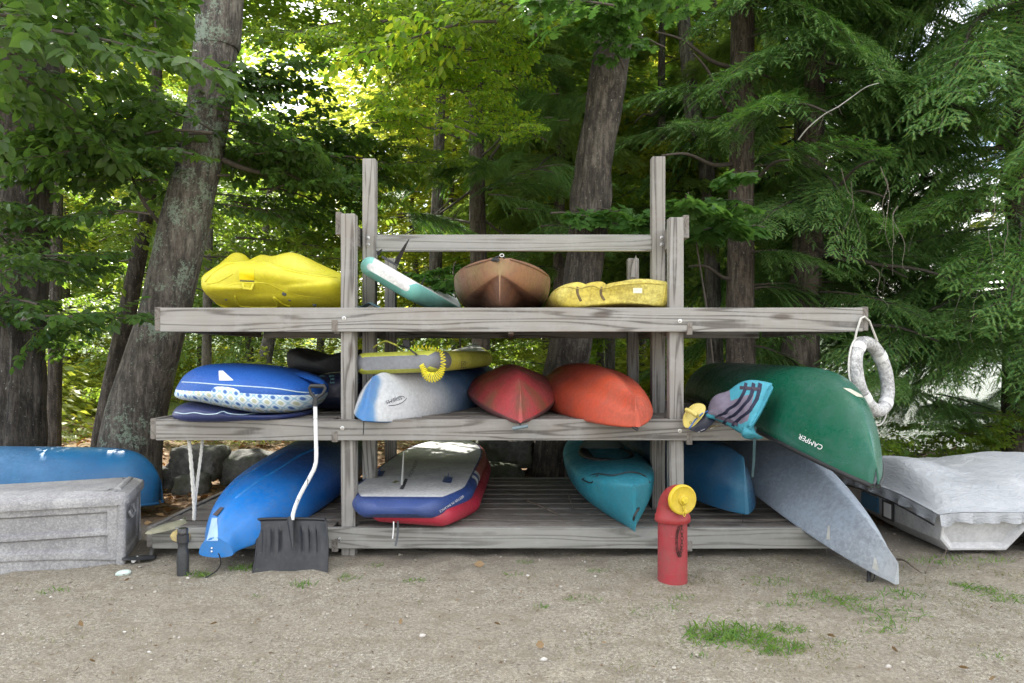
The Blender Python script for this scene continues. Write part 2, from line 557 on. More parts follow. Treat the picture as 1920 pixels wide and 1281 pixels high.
def ground_mat():
    m, nt, b = nmat('sandy_ground', .95); k = N_(nt)
    tc = k.n('ShaderNodeTexCoord'); v = tc.outputs['Object']
    n1 = k.noise(v, 1.1, 5, .6); n2 = k.noise(v, 7, 5, .7); n3 = k.noise(v, 60, 4, .8); n4 = k.noise(v, 230, 3, .8)
    sand = k.ramp(n3, [(.34, (.17,.14,.10)), (.5, (.44,.405,.315)), (.64, (.69,.65,.53))])
    vo = k.n('ShaderNodeTexVoronoi'); vo.inputs['Scale'].default_value = 95; k.l(v, vo.inputs['Vector'])
    peb = k.ramp(vo.outputs['Color'], [(0, (.58,.57,.54)), (1, (.33,.28,.22))])
    pm = k.ramp(vo.outputs['Distance'], [(.20, 1.), (.36, 0.)])
    col = k.mix(k.math('MULTIPLY', pm, k.ramp(n2, [(.4, .15), (.6, .8)])), sand, peb)
    col = k.mix(k.ramp(n4, [(.42, .75), (.58, 0.)]), col, (.15,.125,.095))
    col = k.mix(k.ramp(n1, [(.42, 0.), (.64, .6)]), col, k.mix(n3, (.20,.165,.115), (.42,.375,.295)))
    col = k.mix(k.ramp(n2, [(.48, 0.), (.62, .6)]), col, (.23,.195,.135))
    sep = k.n('ShaderNodeSeparateXYZ'); k.l(v, sep.inputs[0])
    yy = k.math('ADD', sep.outputs['Y'], k.math('MULTIPLY', k.math('SUBTRACT', n1, .5), 1.3))
    yy = k.math('ADD', yy, k.math('MULTIPLY', k.math('SUBTRACT', n2, .5), .9))
    # damp dirt by the rack, then leaf litter, then mossy floor
    col = k.mix(k.ramp(k.math('MULTIPLY', yy, .1), [(.425, 0.), (.475, .8)]), col, k.mix(n3, (.12,.10,.08), (.26,.23,.19)))
    lit = k.mix(k.ramp(k.noise(v, 33, 6, .85), [(.35, 0.), (.65, 1.)]), (.07,.045,.028), (.33,.20,.09))
    col = k.mix(k.ramp(k.math('MULTIPLY', yy, .1), [(.52, 0.), (.58, 1.)]), col, lit)
    moss = k.mix(k.ramp(n3, [(.35, 0.), (.7, 1.)]), (.06,.085,.02), (.20,.27,.05))
    mm = k.math('MULTIPLY', k.ramp(k.math('MULTIPLY', yy, .05), [(.43, 0.), (.55, 1.)]), k.ramp(k.noise(v, .9, 5, .7), [(.40, 0.), (.55, 1.)]))
    col = k.mix(mm, col, moss)
    col = k.mix(k.ramp(k.math('MULTIPLY', sep.outputs['Y'], .01), [(.22, 0.), (.32, 1.)]), col, (.05, .085, .03))
    k.l(col, b.inputs['Base Color'])
    k.bump(k.math('ADD', k.math('ADD', n3, k.math('MULTIPLY', pm, .5)), k.math('MULTIPLY', n4, .6)), b, 1.0, .012)
    return m

mb = MB()
nr, nc = GX.shape
mb.v = np.stack([GX, GY, GZ], -1).reshape(-1, 3).tolist()
ii = np.arange((nr-1)*(nc-1)); a_ = (ii//(nc-1))*nc + ii % (nc-1)
mb.f = np.stack([a_, a_+1, a_+nc+1, a_+nc], -1).tolist(); mb.m = [0]*len(mb.f)
ground = mb.build('ground', ground_mat(), smooth=None, origin=(0, 0, 0), fix=False)
for p_ in ground.data.polygons: p_.use_smooth = True
tag(ground, 'pale sandy gravel ground running back into brown leaf litter', None, kind='structure')

def water_mat():
    m, nt, b = nmat('lake_water', .12); k = N_(nt)
    v = k.coord('Object', (1, 2.6, 1), rnd=False)
    b.inputs['Base Color'].default_value = (.05, .065, .05, 1)
    b.inputs['IOR'].default_value = 1.33; b.inputs['Specular IOR Level'].default_value = .9
    k.bump(k.math('ADD', k.noise(v, 3.5, 4, .6, .6), k.math('MULTIPLY', k.noise(v, .6, 3), .8)), b, 1., .3)
    return m
mb = MB(); mb.add([(-60, 9.6, -.40), (700, 9.6, -.40), (700, 330, -.40), (-60, 330, -.40)], [(0, 1, 2, 3)])
tag(mb.build('water', water_mat(), origin=(0, 0, -.40)), 'rippled bright lake behind the hemlocks', kind='structure')

# far shore: a low wooded ridge
g = []
for i, yy in enumerate((236, 250, 262, 280, 320, 400)):
    r = []
    for j in range(161):
        x = -240 + j*5
        hgt = (0, 5, 7, 9, 12, 6)[i]
        z = -.6 + hgt*(1+.25*noise.noise(Vector((x*.012, yy*.01, 3)))) + (noise.noise(Vector((x*.11, yy*.2, 7)))*2.6 if 0 < i else 0)
        r.append((x, yy + 3*noise.noise(Vector((x*.05, 1, yy))), z))
    g.append(r)
m_h, nt_, b_ = nmat('far_wooded_hill', .95); k_ = N_(nt_)
v_ = k_.coord('Object', rnd=False); k_.l(k_.ramp(k_.noise(v_, .5, 6, .75), [(.35, (.035,.06,.035)), (.65, (.11,.16,.07))]), b_.inputs['Base Color'])
mb = MB(); mb.grid(g)
tag(mb.build('hills', m_h, smooth=40, origin=(0, 236, -.6)), 'low wooded hill on the far shore of the lake', kind='structure')

# ------------------------------------------------------------------ the boat rack
YF = 4.55; S = F/YF
def X4(px): return (px-HX)/S
def Z4(py): return CZ-(py-HY)/S
rack = thing('boat_rack', 'large weathered grey timber rack with three long shelves holding the boats', 'boat rack', (0, YF, 0))
def board(name, x0, x1, y0, y1, z0, z1, m, bev=.004, parent=None, warp=True):
    """a sawn board with its long edges a touch wavy"""
    mb = MB(); ext = [x1-x0, y1-y0, z1-z0]; ax = ext.index(max(ext)); n = max(2, int(ext[ax]/.22))
    lo = [x0, y0, z0]; hi = [x1, y1, z1]; o = [k for k in range(3) if k != ax]; v = []
    sd = random.random()*50
    for i in range(n+1):
        t = i/n; row = []
        for a, b in ((0, 0), (1, 0), (1, 1), (0, 1)):
            p = [0, 0, 0]; p[ax] = lo[ax] + t*ext[ax]
            p[o[0]] = (lo[o[0]], hi[o[0]])[a]; p[o[1]] = (lo[o[1]], hi[o[1]])[b]
            if warp:
                for q in o: p[q] += .0022*noise.noise(Vector((t*ext[ax]*1.6, sd, q*7.)))
            row.append(p)
        v.append(row)
    mb.grid(v, 0, closed=True, caps=True)
    return mb.build(name, m, parent or rack, bevel=bev)

def bolt(x, y, z):
    mb = MB(); mb.lathe([(0, .013), (.003, .013), (.0035, .008), (.008, .007), (.011, .004)], (x, y, z), (0, -1, 0), 12)
    return mb.build('bolt', MBOLT, rack, smooth=40)

levels = [(577, 622, 300, 1618), (787, 825, 292, 1612), (990, 1029, 285, 1592)]
YB = 6.30
decks = []
for li, (t0, t1, xa, xb) in enumerate(levels):
    z1, z0 = Z4(t0), Z4(t1)
    if li == 1: z0 = Z4(826)
    xa, xb = X4(xa), X4(xb)
    board('front_beam', xa, xb, YF, YF+.038, z0, z1, WP if li == 2 else WX)
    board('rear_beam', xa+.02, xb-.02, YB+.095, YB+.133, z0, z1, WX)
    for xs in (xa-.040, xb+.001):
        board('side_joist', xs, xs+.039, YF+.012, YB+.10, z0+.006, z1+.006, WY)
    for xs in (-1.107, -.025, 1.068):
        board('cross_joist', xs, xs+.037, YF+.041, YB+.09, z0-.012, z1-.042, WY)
    for px0, px1 in ((622, 633), (1288, 1298)):
        pt, pb = ((600, 621), (605, 628))[px0 > 1000] if li == 0 else (((808, 829), (813, 834))[px0 > 1000] if li == 1 else ((1011, 1035), (1014, 1034))[px0 > 1000])
        board('joist_end', X4(px0), X4(px1), YF-.004, YF+.036, Z4(pb), Z4(pt), WY, .002)
    y = YF + .048; k = 0
    while y < YB + .05:
        if abs(y-4.59) < .12 or abs(y+.07-5.22) < .12 or abs(y+.07-6.30) < .12:
            # notched round the posts: three lengths
            cuts = [(xa+.002, -1.11), (-.966, .970), (1.11, xb-.002)]
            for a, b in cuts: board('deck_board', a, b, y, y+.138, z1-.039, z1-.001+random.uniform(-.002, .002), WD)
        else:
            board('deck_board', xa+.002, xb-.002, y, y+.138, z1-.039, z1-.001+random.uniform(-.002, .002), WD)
        y += .139 + random.uniform(.035, .050); k += 1
    decks.append(z1)
Z_TOP, Z_MID, Z_BOT = decks
PW = .089
for x0, topy in ((636, 398), (1258, 405)):
    x = X4(x0); board('post', x, x+PW, YF+.040, YF+.129, -.02, Z4(topy), WZ, .006)
ZM = lambda py, Y: CZ-(py-HY)*Y/F
for x0 in (679, 1223):
    x = (x0-HX)*5.18/F; board('post', x, x+PW+.003, 5.18, 5.27, -.02, ZM(297 if x0 < 1000 else 293, 5.18), WZ, .006)
for x0 in (721, 1178):
    x = (x0-HX)*6.26/F; board('post', x, x+PW+.002, 6.26, 6.35, -.02, ZM(484, 6.26), WZ, .006)
# splintered top piece beside the rear post
mb = MB(); sp = [P(1183, 520, 6.2), P(1192, 520, 6.2), P(1195, 500, 6.2), P(1193, 479, 6.2), P(1189, 487, 6.2), P(1185, 500, 6.2)]
mb.grid([[p for p in sp], [p + Vector((0, .03, 0)) for p in sp]], closed=True, caps=True)
mb.build('splintered_post_end', WZ, rack)
board('back_rail', (704.5-HX)*5.2/F, (1222.5-HX)*5.2/F, 5.2, 5.238, ZM(471, 5.2), ZM(440, 5.2), WP)
board('side_brace', -1.104, -1.066, YF+.075, 5.36, 2.00, 2.143, WY)
board('side_brace', 1.070, 1.108, YF+.075, 5.36, 1.98, 2.123, WY)
for px, py in ((645, 597), (1275, 602), (642, 803), (1275, 808), (636, 1011), (1282, 1011)):
    bolt(X4(px), YF, Z4(py))
for px in (690, 1241):
    for py in (446, 459): bolt((px-HX)*5.18/F, 5.18, ZM(py, 5.18))

# ------------------------------------------------------------------ dry hydrant
RED = plastic('red_paint', (.36,.022,.034), (.29,.018,.026), .5, dirt=.4, dirt_col=(.20,.10,.08), scratch=.2, bump=.5)
REDC = plastic('red_casting', (.36,.018,.026), (.28,.015,.02), .4, dirt=.35, dirt_col=(.2,.1,.06), scratch=0, bump=.4)
YEL = plastic('yellow_paint', (.72,.55,.02), (.66,.48,.02), .4, dirt=.3, dirt_col=(.25,.18,.06), scratch=0, bump=.25)
hx, hy = (1261-HX)*4.08/F, 4.08
hyd = thing('dry_hydrant', 'short red standpipe hydrant with a round yellow cap in front of the rack', 'hydrant', (hx, hy, 0))
mb = MB(); mb.lathe([(-.03, .081), (.0, .081), (.335, .080), (.338, .079)], (hx, hy, 0), n=40); mb.build('pipe', RED, hyd, smooth=40)
mb = MB(); mb.lathe([(.330, .083), (.332, .094), (.338, .098), (.365, .096), (.372, .090), (.40, .086)], (hx, hy, 0), n=40)
# elbow sweeping forward
pts, rr = [], []
ax = Vector((.30, -1, .0)).normalized()
for i in range(13):
    a = PI/2*i/12
    c_ = Vector((hx, hy, .395)) + Vector((0, 0, 1))*(.075*math.sin(a)) + ax*(.075*(1-math.cos(a)))
    pts.append(c_); rr.append(.084 - .010*math.sin(a))
mb.tube(pts, rr, 36)
fc = pts[-1] + ax*.002
mb.lathe([(-.01, .074), (.0, .077), (.012, .077), (.014, .072)], fc, ax, 36)
mb.build('elbow', REDC, hyd, smooth=45)
cap_c = fc + ax*.0142
mb = MB(); prof = [(0, .064), (.002, .078), (.006, .081), (.020, .081), (.025, .079), (.028, .072), (.024, .066), (.024, .030), (.034, .027), (.036, .024)]
mb.lathe(prof, cap_c, ax, 44); capo = mb.build('cap', YEL, hyd, smooth=35)
mb = MB(); mb.lathe([(.036, .020), (.052, .0185), (.054, .015)], cap_c, ax, 6); mb.build('cap_nut', YEL, capo, smooth=25)
# chain: yellow shackle links, then rusty chain falling down the pipe
YELK = 0
lk = MB(); down = Vector((0, 0, -1))
def link_ring(mb, c, u, w, r1, r2, t, m=0):
    pts = [c + u*(r1*math.cos(2*PI*i/12)) + w*(r2*math.sin(2*PI*i/12)) for i in range(13)]
    mb.tube(pts, t, 6, m, cap=False)
q0 = cap_c + ax*.037 + Vector((.0, 0, -.028))
side = Vector((1, .3, 0)).normalized()
for i in range(3):
    link_ring(lk, q0 + down*(.012+.017*i), down, side if i % 2 == 0 else ax, .012, .007, .0022)
lk.build('shackle', YEL, hyd, smooth=50)
CH = plain('dark_rusty_chain', (.06,.025,.02), .7, .3)
chm = MB(); p0 = Vector((hx+.030, hy-.083, .345)); path = [p0, p0+Vector((.004, 0, -.07)), p0+Vector((.0, -.003, -.14)), p0+Vector((-.010, -.003, -.18)), p0+Vector((-.022, -.002, -.155)), p0+Vector((-.026, 0, -.10)), p0+Vector((-.022, 0, -.06)), p0+Vector((-.014, 0, -.03))]
cp = cat_rom(np.array([tuple(p) for p in path]), 8)
for i in range(0, len(cp)-1, 2):
    d = Vector(cp[min(i+2, len(cp)-1)])-Vector(cp[i])
    if d.length < 1e-5: continue
    d.normalize(); s_ = d.cross(ax).normalized()
    link_ring(chm, (Vector(cp[i])), d, s_ if (i//2) % 2 else (s_*.25+ax).normalized(), .0125, .0075, .0014)
chm.build('chain', CH, hyd)

# ------------------------------------------------------------------ boulders
ROCK, nt_, b_ = nmat('granite_boulder', .9); k_ = N_(nt_)
v_ = k_.coord('Object'); f_ = k_.noise(v_, 9, 7, .75)
c_ = k_.ramp(f_, [(.35, (.045,.045,.045)), (.55, (.13,.13,.12)), (.75, (.27,.27,.25))])
c_ = k_.mix(k_.ramp(k_.noise(v_, 2.2, 5, .7), [(.48, 0.), (.6, .75)]), c_, (.055,.075,.03))
k_.l(c_, b_.inputs['Base Color']); k_.bump(f_, b_, .8, .05)
ROCK2 = plain('pale_granite', (.34,.32,.27), .9, var=.5, scale=14, bump=.7)
def rock(name, label, px, py, wpx, hpx, Y, depth=None, mat=None, seed=0, group=None, box=.5, sink=.12):
    """boulder whose outline spans wpx x hpx in the photograph, centre px, py"""
    bm = bmesh.new(); bmesh.ops.create_icosphere(bm, subdivisions=4, radius=1)
    c = P(px, py, Y); sx, sz = wpx*Y/F/2, hpx*Y/F/2; sy = depth or (sx+sz)/2
    vs = []
    for v in bm.verts:
        d = v.co.normalized()
        mx_ = max(abs(d.x), abs(d.y), abs(d.z)); k = (1-box) + box/mx_*.86
        n = noise.noise(d*1.3 + Vector((seed, 0, 0)))*.28 + noise.noise(d*3.3 + Vector((0, seed, 0)))*.10 + noise.noise(d*9 + Vector((0, seed, 3)))*.035
        r = k*(1+n*.8)
        vs.append((c.x + d.x*r*sx, c.y + d.y*r*sy, c.z + d.z*r*sz))
    fs = [tuple(v.index for v in f.verts) for f in bm.faces]; bm.free()
    mb = MB(); mb.add(vs, fs)
    o = mb.build(name, mat or ROCK, smooth=50)
    return tag(o, label, 'boulder', group)
rock('boulder', 'big square dark grey boulder behind the two hanging ropes', 369, 868, 106, 72, 7.0, seed=1, box=.8)
rock('boulder', 'rounded dark boulder low beside the end of the blue canoe', 312, 905, 52, 70, 6.9, seed=2)
rock('boulder', 'small brown rounded boulder just below the big square one', 362, 912, 68, 52, 6.7, seed=3)
rock('boulder', 'dark mossy boulder partly hidden behind the bow of the bright blue kayak', 470, 880, 120, 75, 7.2, seed=4)
rock('boulder', 'large brown mossy boulder left of the middle trunk under the middle shelf', 945, 846, 130, 66, 7.6, seed=5)
rock('boulder', 'low dark mossy rock beneath the large boulder left of the middle trunk', 935, 886, 96, 40, 7.2, seed=6)
rock('boulder', 'pale rounded granite boulder right of the middle trunk behind the turquoise kayak', 1180, 846, 84, 62, 8.0, mat=ROCK2, seed=7)
rock('boulder', 'flat pale rock on the ground under the left end of the covered pedal boat', 1700, 1004, 96, 30, 5.35, mat=ROCK2, seed=8)
# ------------------------------------------------------------------ boats and boards
def loft_obj(name, rows, mats, parent=None, m=0, smooth=38, origin=None, uvs=True, capm=None):
    mb = MB(); mb.grid([list(map(tuple, r)) for r in rows], m, closed=True, caps=True, capm=capm)
    nr, nc = len(rows), len(rows[0])
    mb.uv = [(i/(nr-1), j/nc) for i in range(nr) for j in range(nc)]
    return mb.build(name, mats, parent, smooth=smooth, origin=origin)

DBG = {}
def bbox_px(o):
    w = wl(o); pts = []
    for v in o.data.vertices:
        p = v.co + w
        if p.y > .5: pts.append((HX + p.x*F/p.y, HY + (CZ-p.z)*F/p.y))
    a = np.array(pts); return [int(a[:, 0].min()), int(a[:, 1].min()), int(a[:, 0].max()), int(a[:, 1].max())]
def want(o, *t):
    print('BBOX', (o.parent.name if o.parent else o.name).ljust(28), bbox_px(o), 'want', t)

BODY_COLS = lambda M: (lambda i, j: 0 if j < 2*M else 1)      # hull bottom / deck

def strap_loop(parent, pts, r=.004, name='toggle_cord', mat=None):
    pts = [p for p in pts if p is not None]
    if len(pts) < 2: print('STRAP MISSED', name); return None
    mb = MB(); mb.tube(cat_rom(np.array([tuple(p) for p in pts]), 5), r, 6); return mb.build(name, mat or CORD, parent, smooth=60)

# --- yellow sit-on-top kayak, top shelf left
MY = plastic('yellow_green_plastic', (.64,.58,.015), (.72,.67,.03), .34, dirt=.22, dirt_col=(.25,.17,.03), bump=.1, ugrad=None)
out = [(382,530),(388,512),(408,494),(424,476),(437,471),(452,476),(463,487),(472,480),(484,475),(497,477),(510,477),(524,473),(542,472),(566,480),(592,492),(618,503),(646,516),(656,534),(655,560),(640,578),(600,583),(540,584),(470,584),(425,582),(396,566),(385,548)]
inn = [(384,531),(389,518),(410,504),(428,494),(438,491),(452,492),(463,494),(472,494),(484,494),(497,494),(510,494),(524,497),(542,502),(566,508),(592,514),(618,517),(646,524),(656,538),(654,560),(640,576),(600,580),(540,580),(470,580),(425,578),(396,564),(387,548)]
c0 = (520, 545)
def rg(o, k, kz, Y): return [P(c0[0]+(x-c0[0])*k, c0[1]+(y-c0[1])*kz, Yb) + Vector((-.22*max(0, Y-4.9)*(c0[0] < 600), Y-Yb, 0)) for x, y in o]
def chin(o, k, kz, Y):
    r = rg(o, k, kz, Y)
    return [p + Vector((0, .20*min(1, max(0, (1.665-p.z)/.10))*(1 if abs(k) > .3 else 1), 0)) for p in r]
Yb = 4.85
rows = body_from_rings([chin(inn, .25, .25, 4.69), chin(inn, .66, .50, 4.66), chin(inn, .86, .86, 4.68), chin(inn, .97, 1.0, 4.76), rg(out, 1.0, 1.0, 4.92), rg(out, 1.02, 1.02, 5.15), rg(inn, 1.02, 1.02, 5.5), rg(inn, 1.0, .85, 6.0), rg(out, .95, .95, 6.4), rg(inn, .7, .8, 6.9), rg(inn, .3, .4, 7.15), rg(inn, .05, .1, 7.2)], 3, 3)
yk = thing('kayak', 'lumpy yellow sit-on-top kayak at the left end of the top shelf', 'kayak', P(510, 577, 4.8), 'boats stored on the rack')
b = loft_obj('hull', rows, MY, yk, smooth=60); want(b, 382, 470, 640, 578); yt = bvh(b)
YST = plain('sticker_yellow', (.80,.62,.0), .35, var=.25, scale=220)
patch('sticker', [(449,504),(476,504),(477,525),(449,524)], b, YST, yk, tree=yt)
DARKP = plain('dark_rubber_plug', (.03,.04,.05), .4)
def knob(px, py, r, tree, mat, parent, name='scupper_plug', h=.004):
    q = hit(tree, px, py, 0)
    if q is None: return
    d = (EYE-q).normalized(); mb = MB(); mb.lathe([(0, r), (h, r), (h*1.4, r*.7), (h*1.4, r*.3)], q, d, 14); mb.build(name, mat, parent, smooth=40)
knob(533, 551, .014, yt, DARKP, yk); knob(543, 563, .008, yt, DARKP, yk); knob(424, 562, .007, yt, DARKP, yk); knob(590, 571, .014, yt, DARKP, yk)
patch('label_strip', [(450,525.5),(477,526.5),(477,528.5),(450,527.5)], b, DARKP, yk, tree=yt)
# moulded handle under the sticker and the recess ledge
mb = MB(); mb.tube([p for p in (hit(yt, 455, 532, 0), hit(yt, 457, 540, .012), hit(yt, 472, 541, .012), hit(yt, 475, 532, 0)) if p is not None], .010, 8); mb.build('grab_handle', MY, yk, smooth=60)
def ridge(pts, tree, r, mat, parent, name, off=-.002, n=8):
    q = [hit(tree, x, y, off) for x, y in cat_rom(np.array(pts, float), 6)]
    q = [p for p in q if p is not None]
    if len(q) < 2: return None
    mb = MB(); rr = [r]*len(q); rr[0] = rr[-1] = r*.3; mb.tube(q, rr, n); return mb.build(name, mat, parent, smooth=70)
ridge([(386,533),(410,528),(438,512),(460,507)][:3], yt, .006, MY, yk, 'moulded_rib')
ridge([(384,529),(396,515),(412,503),(432,494),(460,492),(498,493),(520,500),(545,508),(590,517),(634,521)], yt, .0065, MY, yk, 'moulded_rim', -.001)
ridge([(440,554),(444,568),(456,575),(500,576),(520,574),(512,556)], yt, .010, MY, yk, 'moulded_rib', -.004)
ridge([(512,556),(530,570),(545,575)], yt, .009, MY, yk, 'moulded_rib', -.003)
ridge([(405,553),(430,535),(460,531),(500,532),(530,545),(570,556),(632,560)], yt, .007, MY, yk, 'moulded_rib', -.005)

# --- inflatable / rigid boards: generic
def sup(L, W, T, tail=.45, pe=2.6, nose=1.0, N=40, up=0, nv=10, tl=.09, e0=.35, tw=.22):
    """x 0..L: near end = squarish tail; T thick, rounded rails. columns: top row, right rail, bottom, left rail"""
    rows = []
    for i in range(N):
        t = i/(N-1); t = t*t*(3-2*t)*.45 + t*.55
        x = L*t
        w = min(1, tail + (1-tail)*min(1, (t/tw))**.6) if t < tw else 1
        w *= (1-max(0, (t-.45)/.55)**pe)**.7 if t > .45 else 1
        e = min(1, max(0., t*L/tl)); th = T*(e0+(1-e0)*math.sqrt(max(0, 1-(1-e)**2)))
        hw = max(.01, W/2*w - (T*.25)*(1-math.sqrt(max(0, 1-(1-e)**2))))
        zc = up*max(0, (t-.7)/.3)**2
        row = []; r = th/2
        for j in range(9): row.append((x, hw-r - (2*hw-2*r)*j/8, zc+r))
        for j in range(1, nv): a = PI*j/nv; row.append((x, -(hw-r)-r*math.sin(a), zc+r*math.cos(a)))
        for j in range(9): row.append((x, -(hw-r)+(2*hw-2*r)*j/8, zc-r))
        for j in range(1, nv): a = PI*j/nv; row.append((x, (hw-r)+r*math.sin(a), zc-r*math.cos(a)))
        rows.append(row)
    return np.array(rows)
WHITE = plastic('white_board_skin', (.78,.79,.78), (.70,.71,.71), .5, dirt=.38, dirt_col=(.22,.22,.22), scratch=.1)
TURQ = plastic('turquoise_foam', (.16,.50,.44), (.24,.58,.52), .55, dirt=.2, dirt_col=(.25,.3,.28), scratch=.0)
t1 = thing('paddle_board', 'turquoise paddle board with a white face leaning tilted on the top shelf', 'paddle board', P(750, 577, 4.8), 'boats stored on the rack')
def mt(i, j): return 1 if (j < 9) else 0
rows = put(sup(2.9, .60, .125, tail=.62, up=.10), P(728, 520, 4.68), (.04, 1, .0), roll=30)
b = loft_obj('board', rows, [TURQ, WHITE], t1, m=mt, smooth=50); want(b, 660, 472, 836, 578); tt = bvh(b)
FINM = plain('black_fin_plastic', (.03,.032,.04), .4)
def fin(parent, base, tip, chord, depth=.08, name='fin', mat=None, th=.008, sweep=.35):
    """fin from base to tip; chord along +Y"""
    base, tip = Vector(base), Vector(tip); mb = MB(); g = []
    sd = (tip-base).cross(Vector((0, 1, 0))).normalized()
    for k in range(6):
        t = k/5; c = base.lerp(tip, t) + Vector((0, sweep*chord*t*t, 0)); w = chord*(1-t**1.8*.8)/2; h = th*(1-t*.6)/2
        g.append([c+Vector((0, -w, 0)), c+sd*h, c+Vector((0, w, 0)), c-sd*h])
    mb.grid(g, closed=True, caps=True); return mb.build(name, mat or FINM, parent, smooth=50)
fin(t1, P(742, 497, 4.95), P(765, 446, 4.95), .16, th=.014)
fin(t1, P(708, 478, 5.0), P(715, 466, 5.0), .10, th=.012)
fin(t1, P(790, 535, 5.05), P(797, 517, 5.05), .10, th=.012)
mb = MB(); mb.tube([P(716, 481, 4.9), P(728, 488, 4.9), P(745, 498, 4.9)], .008, 6); mb.build('fin_box', FINM, t1)

# --- brown kayak bow-on, top shelf
MBR1 = plastic('brown_hull_plastic', (.13,.052,.026), (.22,.085,.035), .42, dirt=.25, dirt_col=(.03,.025,.02), scratch=.15, scale=3.5)
MBR2 = plastic('brown_olive_upper', (.30,.14,.07), (.24,.18,.06), .42, dirt=.3, dirt_col=(.08,.06,.05), scratch=.15, scale=3.0)
MBR3 = plastic('brown_deck', (.26,.10,.05), (.16,.09,.05), .45, dirt=.3, scratch=.2)
brk = thing('kayak', 'brown and olive kayak lying upright bow-on in the middle of the top shelf', 'kayak', P(935, 577, 4.6), 'boats stored on the rack')
h = hull(3.0, .745, .30, pe=2.3, qe=.62, rk=.12, kp=7, s0=.93, s1=.07, crown=.035, n_mid=2.3, n_end=1.2, bmin=.010, rake=.0, hol=.22)
rows = put(h, P(937, 578, 4.45), (0, 1, 0), ref=(0, 0, 0))
M_ = 14
def mbrk(i, j):
    if j >= 2*M_: return 2
    return 1 if (j < 6 or j >= 2*M_-6) else 0
b = loft_obj('hull', rows, [MBR1, MBR2, MBR3], brk, m=mbrk); want(b, 838, 478, 1032, 578); tk = bvh(b)
g = []
strap_loop(brk, [P(918, 490, 4.55), P(928, 484, 4.46), P(940, 480, 4.44), P(946, 484, 4.46)], .006)
mb = MB(); mb.tube([P(919, 487, 4.5), P(934, 488, 4.43)], .011, 8); mb.build('grab_handle', BLACK, brk, smooth=50)
mb = MB(); link_ring(mb, P(941, 479, 4.43), Vector((1,0,0)), Vector((0,0,1)), .012, .009, .003); mb.build('padeye', MBOLT, brk)
ridge([(840,514),(870,502),(905,491),(934,482)], tk, .007, MBR3, brk, 'deck_seam', 0)
ridge([(942,482),(975,492),(1005,504),(1029,518)], tk, .007, MBR3, brk, 'deck_seam', 0)

# --- small pale yellow sit-on-top, top shelf right
MYL = plastic('pale_yellow_plastic', (.68,.60,.14), (.62,.50,.06), .5, dirt=.55, dirt_col=(.13,.085,.03), scratch=.1)
out = [(1031,566),(1034,550),(1046,540),(1062,534),(1078,532),(1084,538),(1090,537),(1104,532),(1122,531),(1129,537),(1138,534),(1160,530),(1185,526),(1212,526),(1240,530),(1254,535),(1257,550),(1252,568),(1240,580),(1200,577),(1150,576),(1110,579),(1075,582),(1045,580)]
c0 = (1145, 560); Yb = 4.85
rows = body_from_rings([rg(out, .2, .3, 4.66), rg(out, .80, .78, 4.65), rg(out, .95, .95, 4.70), rg(out, 1, 1, 4.85), rg(out, 1.0, 1.0, 5.1), rg(out, 1.0, .9, 5.6), rg(out, .95, .9, 6.1), rg(out, .7, .7, 6.6), rg(out, .1, .1, 6.8)], 3, 3)
yk2 = thing('kayak', 'scuffed pale yellow child sized kayak at the right end of the top shelf', 'kayak', P(1145, 578, 4.7), 'boats stored on the rack')
b = loft_obj('hull', rows, MYL, yk2, smooth=60); want(b, 1030, 525, 1256, 580); t2 = bvh(b)
GROOVE_BROWN = plain('brown_groove', (.16,.11,.05), .8, var=.6, scale=60)  # brown strip laid along each moulded groove
for pp in ([(1083,537),(1083,550),(1090,566)], [(1128,537),(1127,552),(1134,564)]):
    ridge(pp, t2, .011, GROOVE_BROWN, yk2, 'moulded_groove', -.006)
patch('sticker', [(1187,540),(1204,540),(1204,550),(1187,550)], b, plain('faded_sticker', (.80,.76,.50), .4, var=.1), yk2, tree=t2, n=5)
ridge([(1034,548),(1060,538),(1083,541),(1110,536),(1130,541),(1160,534),(1210,531),(1246,534)], t2, .006, MYL, yk2, 'moulded_rim', -.001)
ridge([(1248,531),(1247,548),(1243,567)], t2, .005, MYL, yk2, 'rim')

# --- paddle blade tip poking out on the top shelf by the left post
mb = MB(); g = []
for k in range(9):
    t = k/8; w = .075*math.sin(PI*min(1, t*.9+.1))**.6; c = P(665+t*48, 576, 4.72); c.z = Z_TOP + .012 + .028*math.exp(-((t-.6)/.22)**2)
    g.append([c+Vector((0, -w, -.004)), c+Vector((0, 0, .008)), c+Vector((0, w, -.004)), c+Vector((0, 0, -.009))])
mb.grid(g, closed=True, caps=True)
tag(mb.build('paddle', plain('slate_blue_plastic', (.10,.17,.20), .45), smooth=50), 'slate blue paddle blade tip lying on the top shelf beneath the turquoise board', 'paddle')

# --- middle shelf: blue patterned float on a slack navy float
MNAVY = plastic('navy_vinyl', (.012,.025,.13), (.01,.02,.09), .35, dirt=.1, scratch=0, bump=.2)
fl2 = [(326,778),(332,764),(346,755),(372,752),(410,757),(450,764),(500,776),(540,776),(562,774),(566,781),(540,787),(500,787),(460,789),(420,791),(380,791),(345,788)]
nf = thing('pool_float', 'slack navy vinyl float with a pale seam, lying under the patterned blue float', 'pool float', P(430, 787, 4.7), 'floats on the middle shelf')
rows = blob(fl2, 4.44, 5.4, p=3)
b = loft_obj('body', rows, MNAVY, nf, smooth=80); want(b, 325, 750, 560, 792); tn = bvh(b)
SEAM = plain('pale_blue_seam', (.45,.58,.66), .6)
ridge([(327,773),(345,776),(365,774),(385,777),(405,776),(418,772),(430,776),(455,778),(478,775),(505,773)], tn, .0035, SEAM, nf, 'seam', .001, 6)
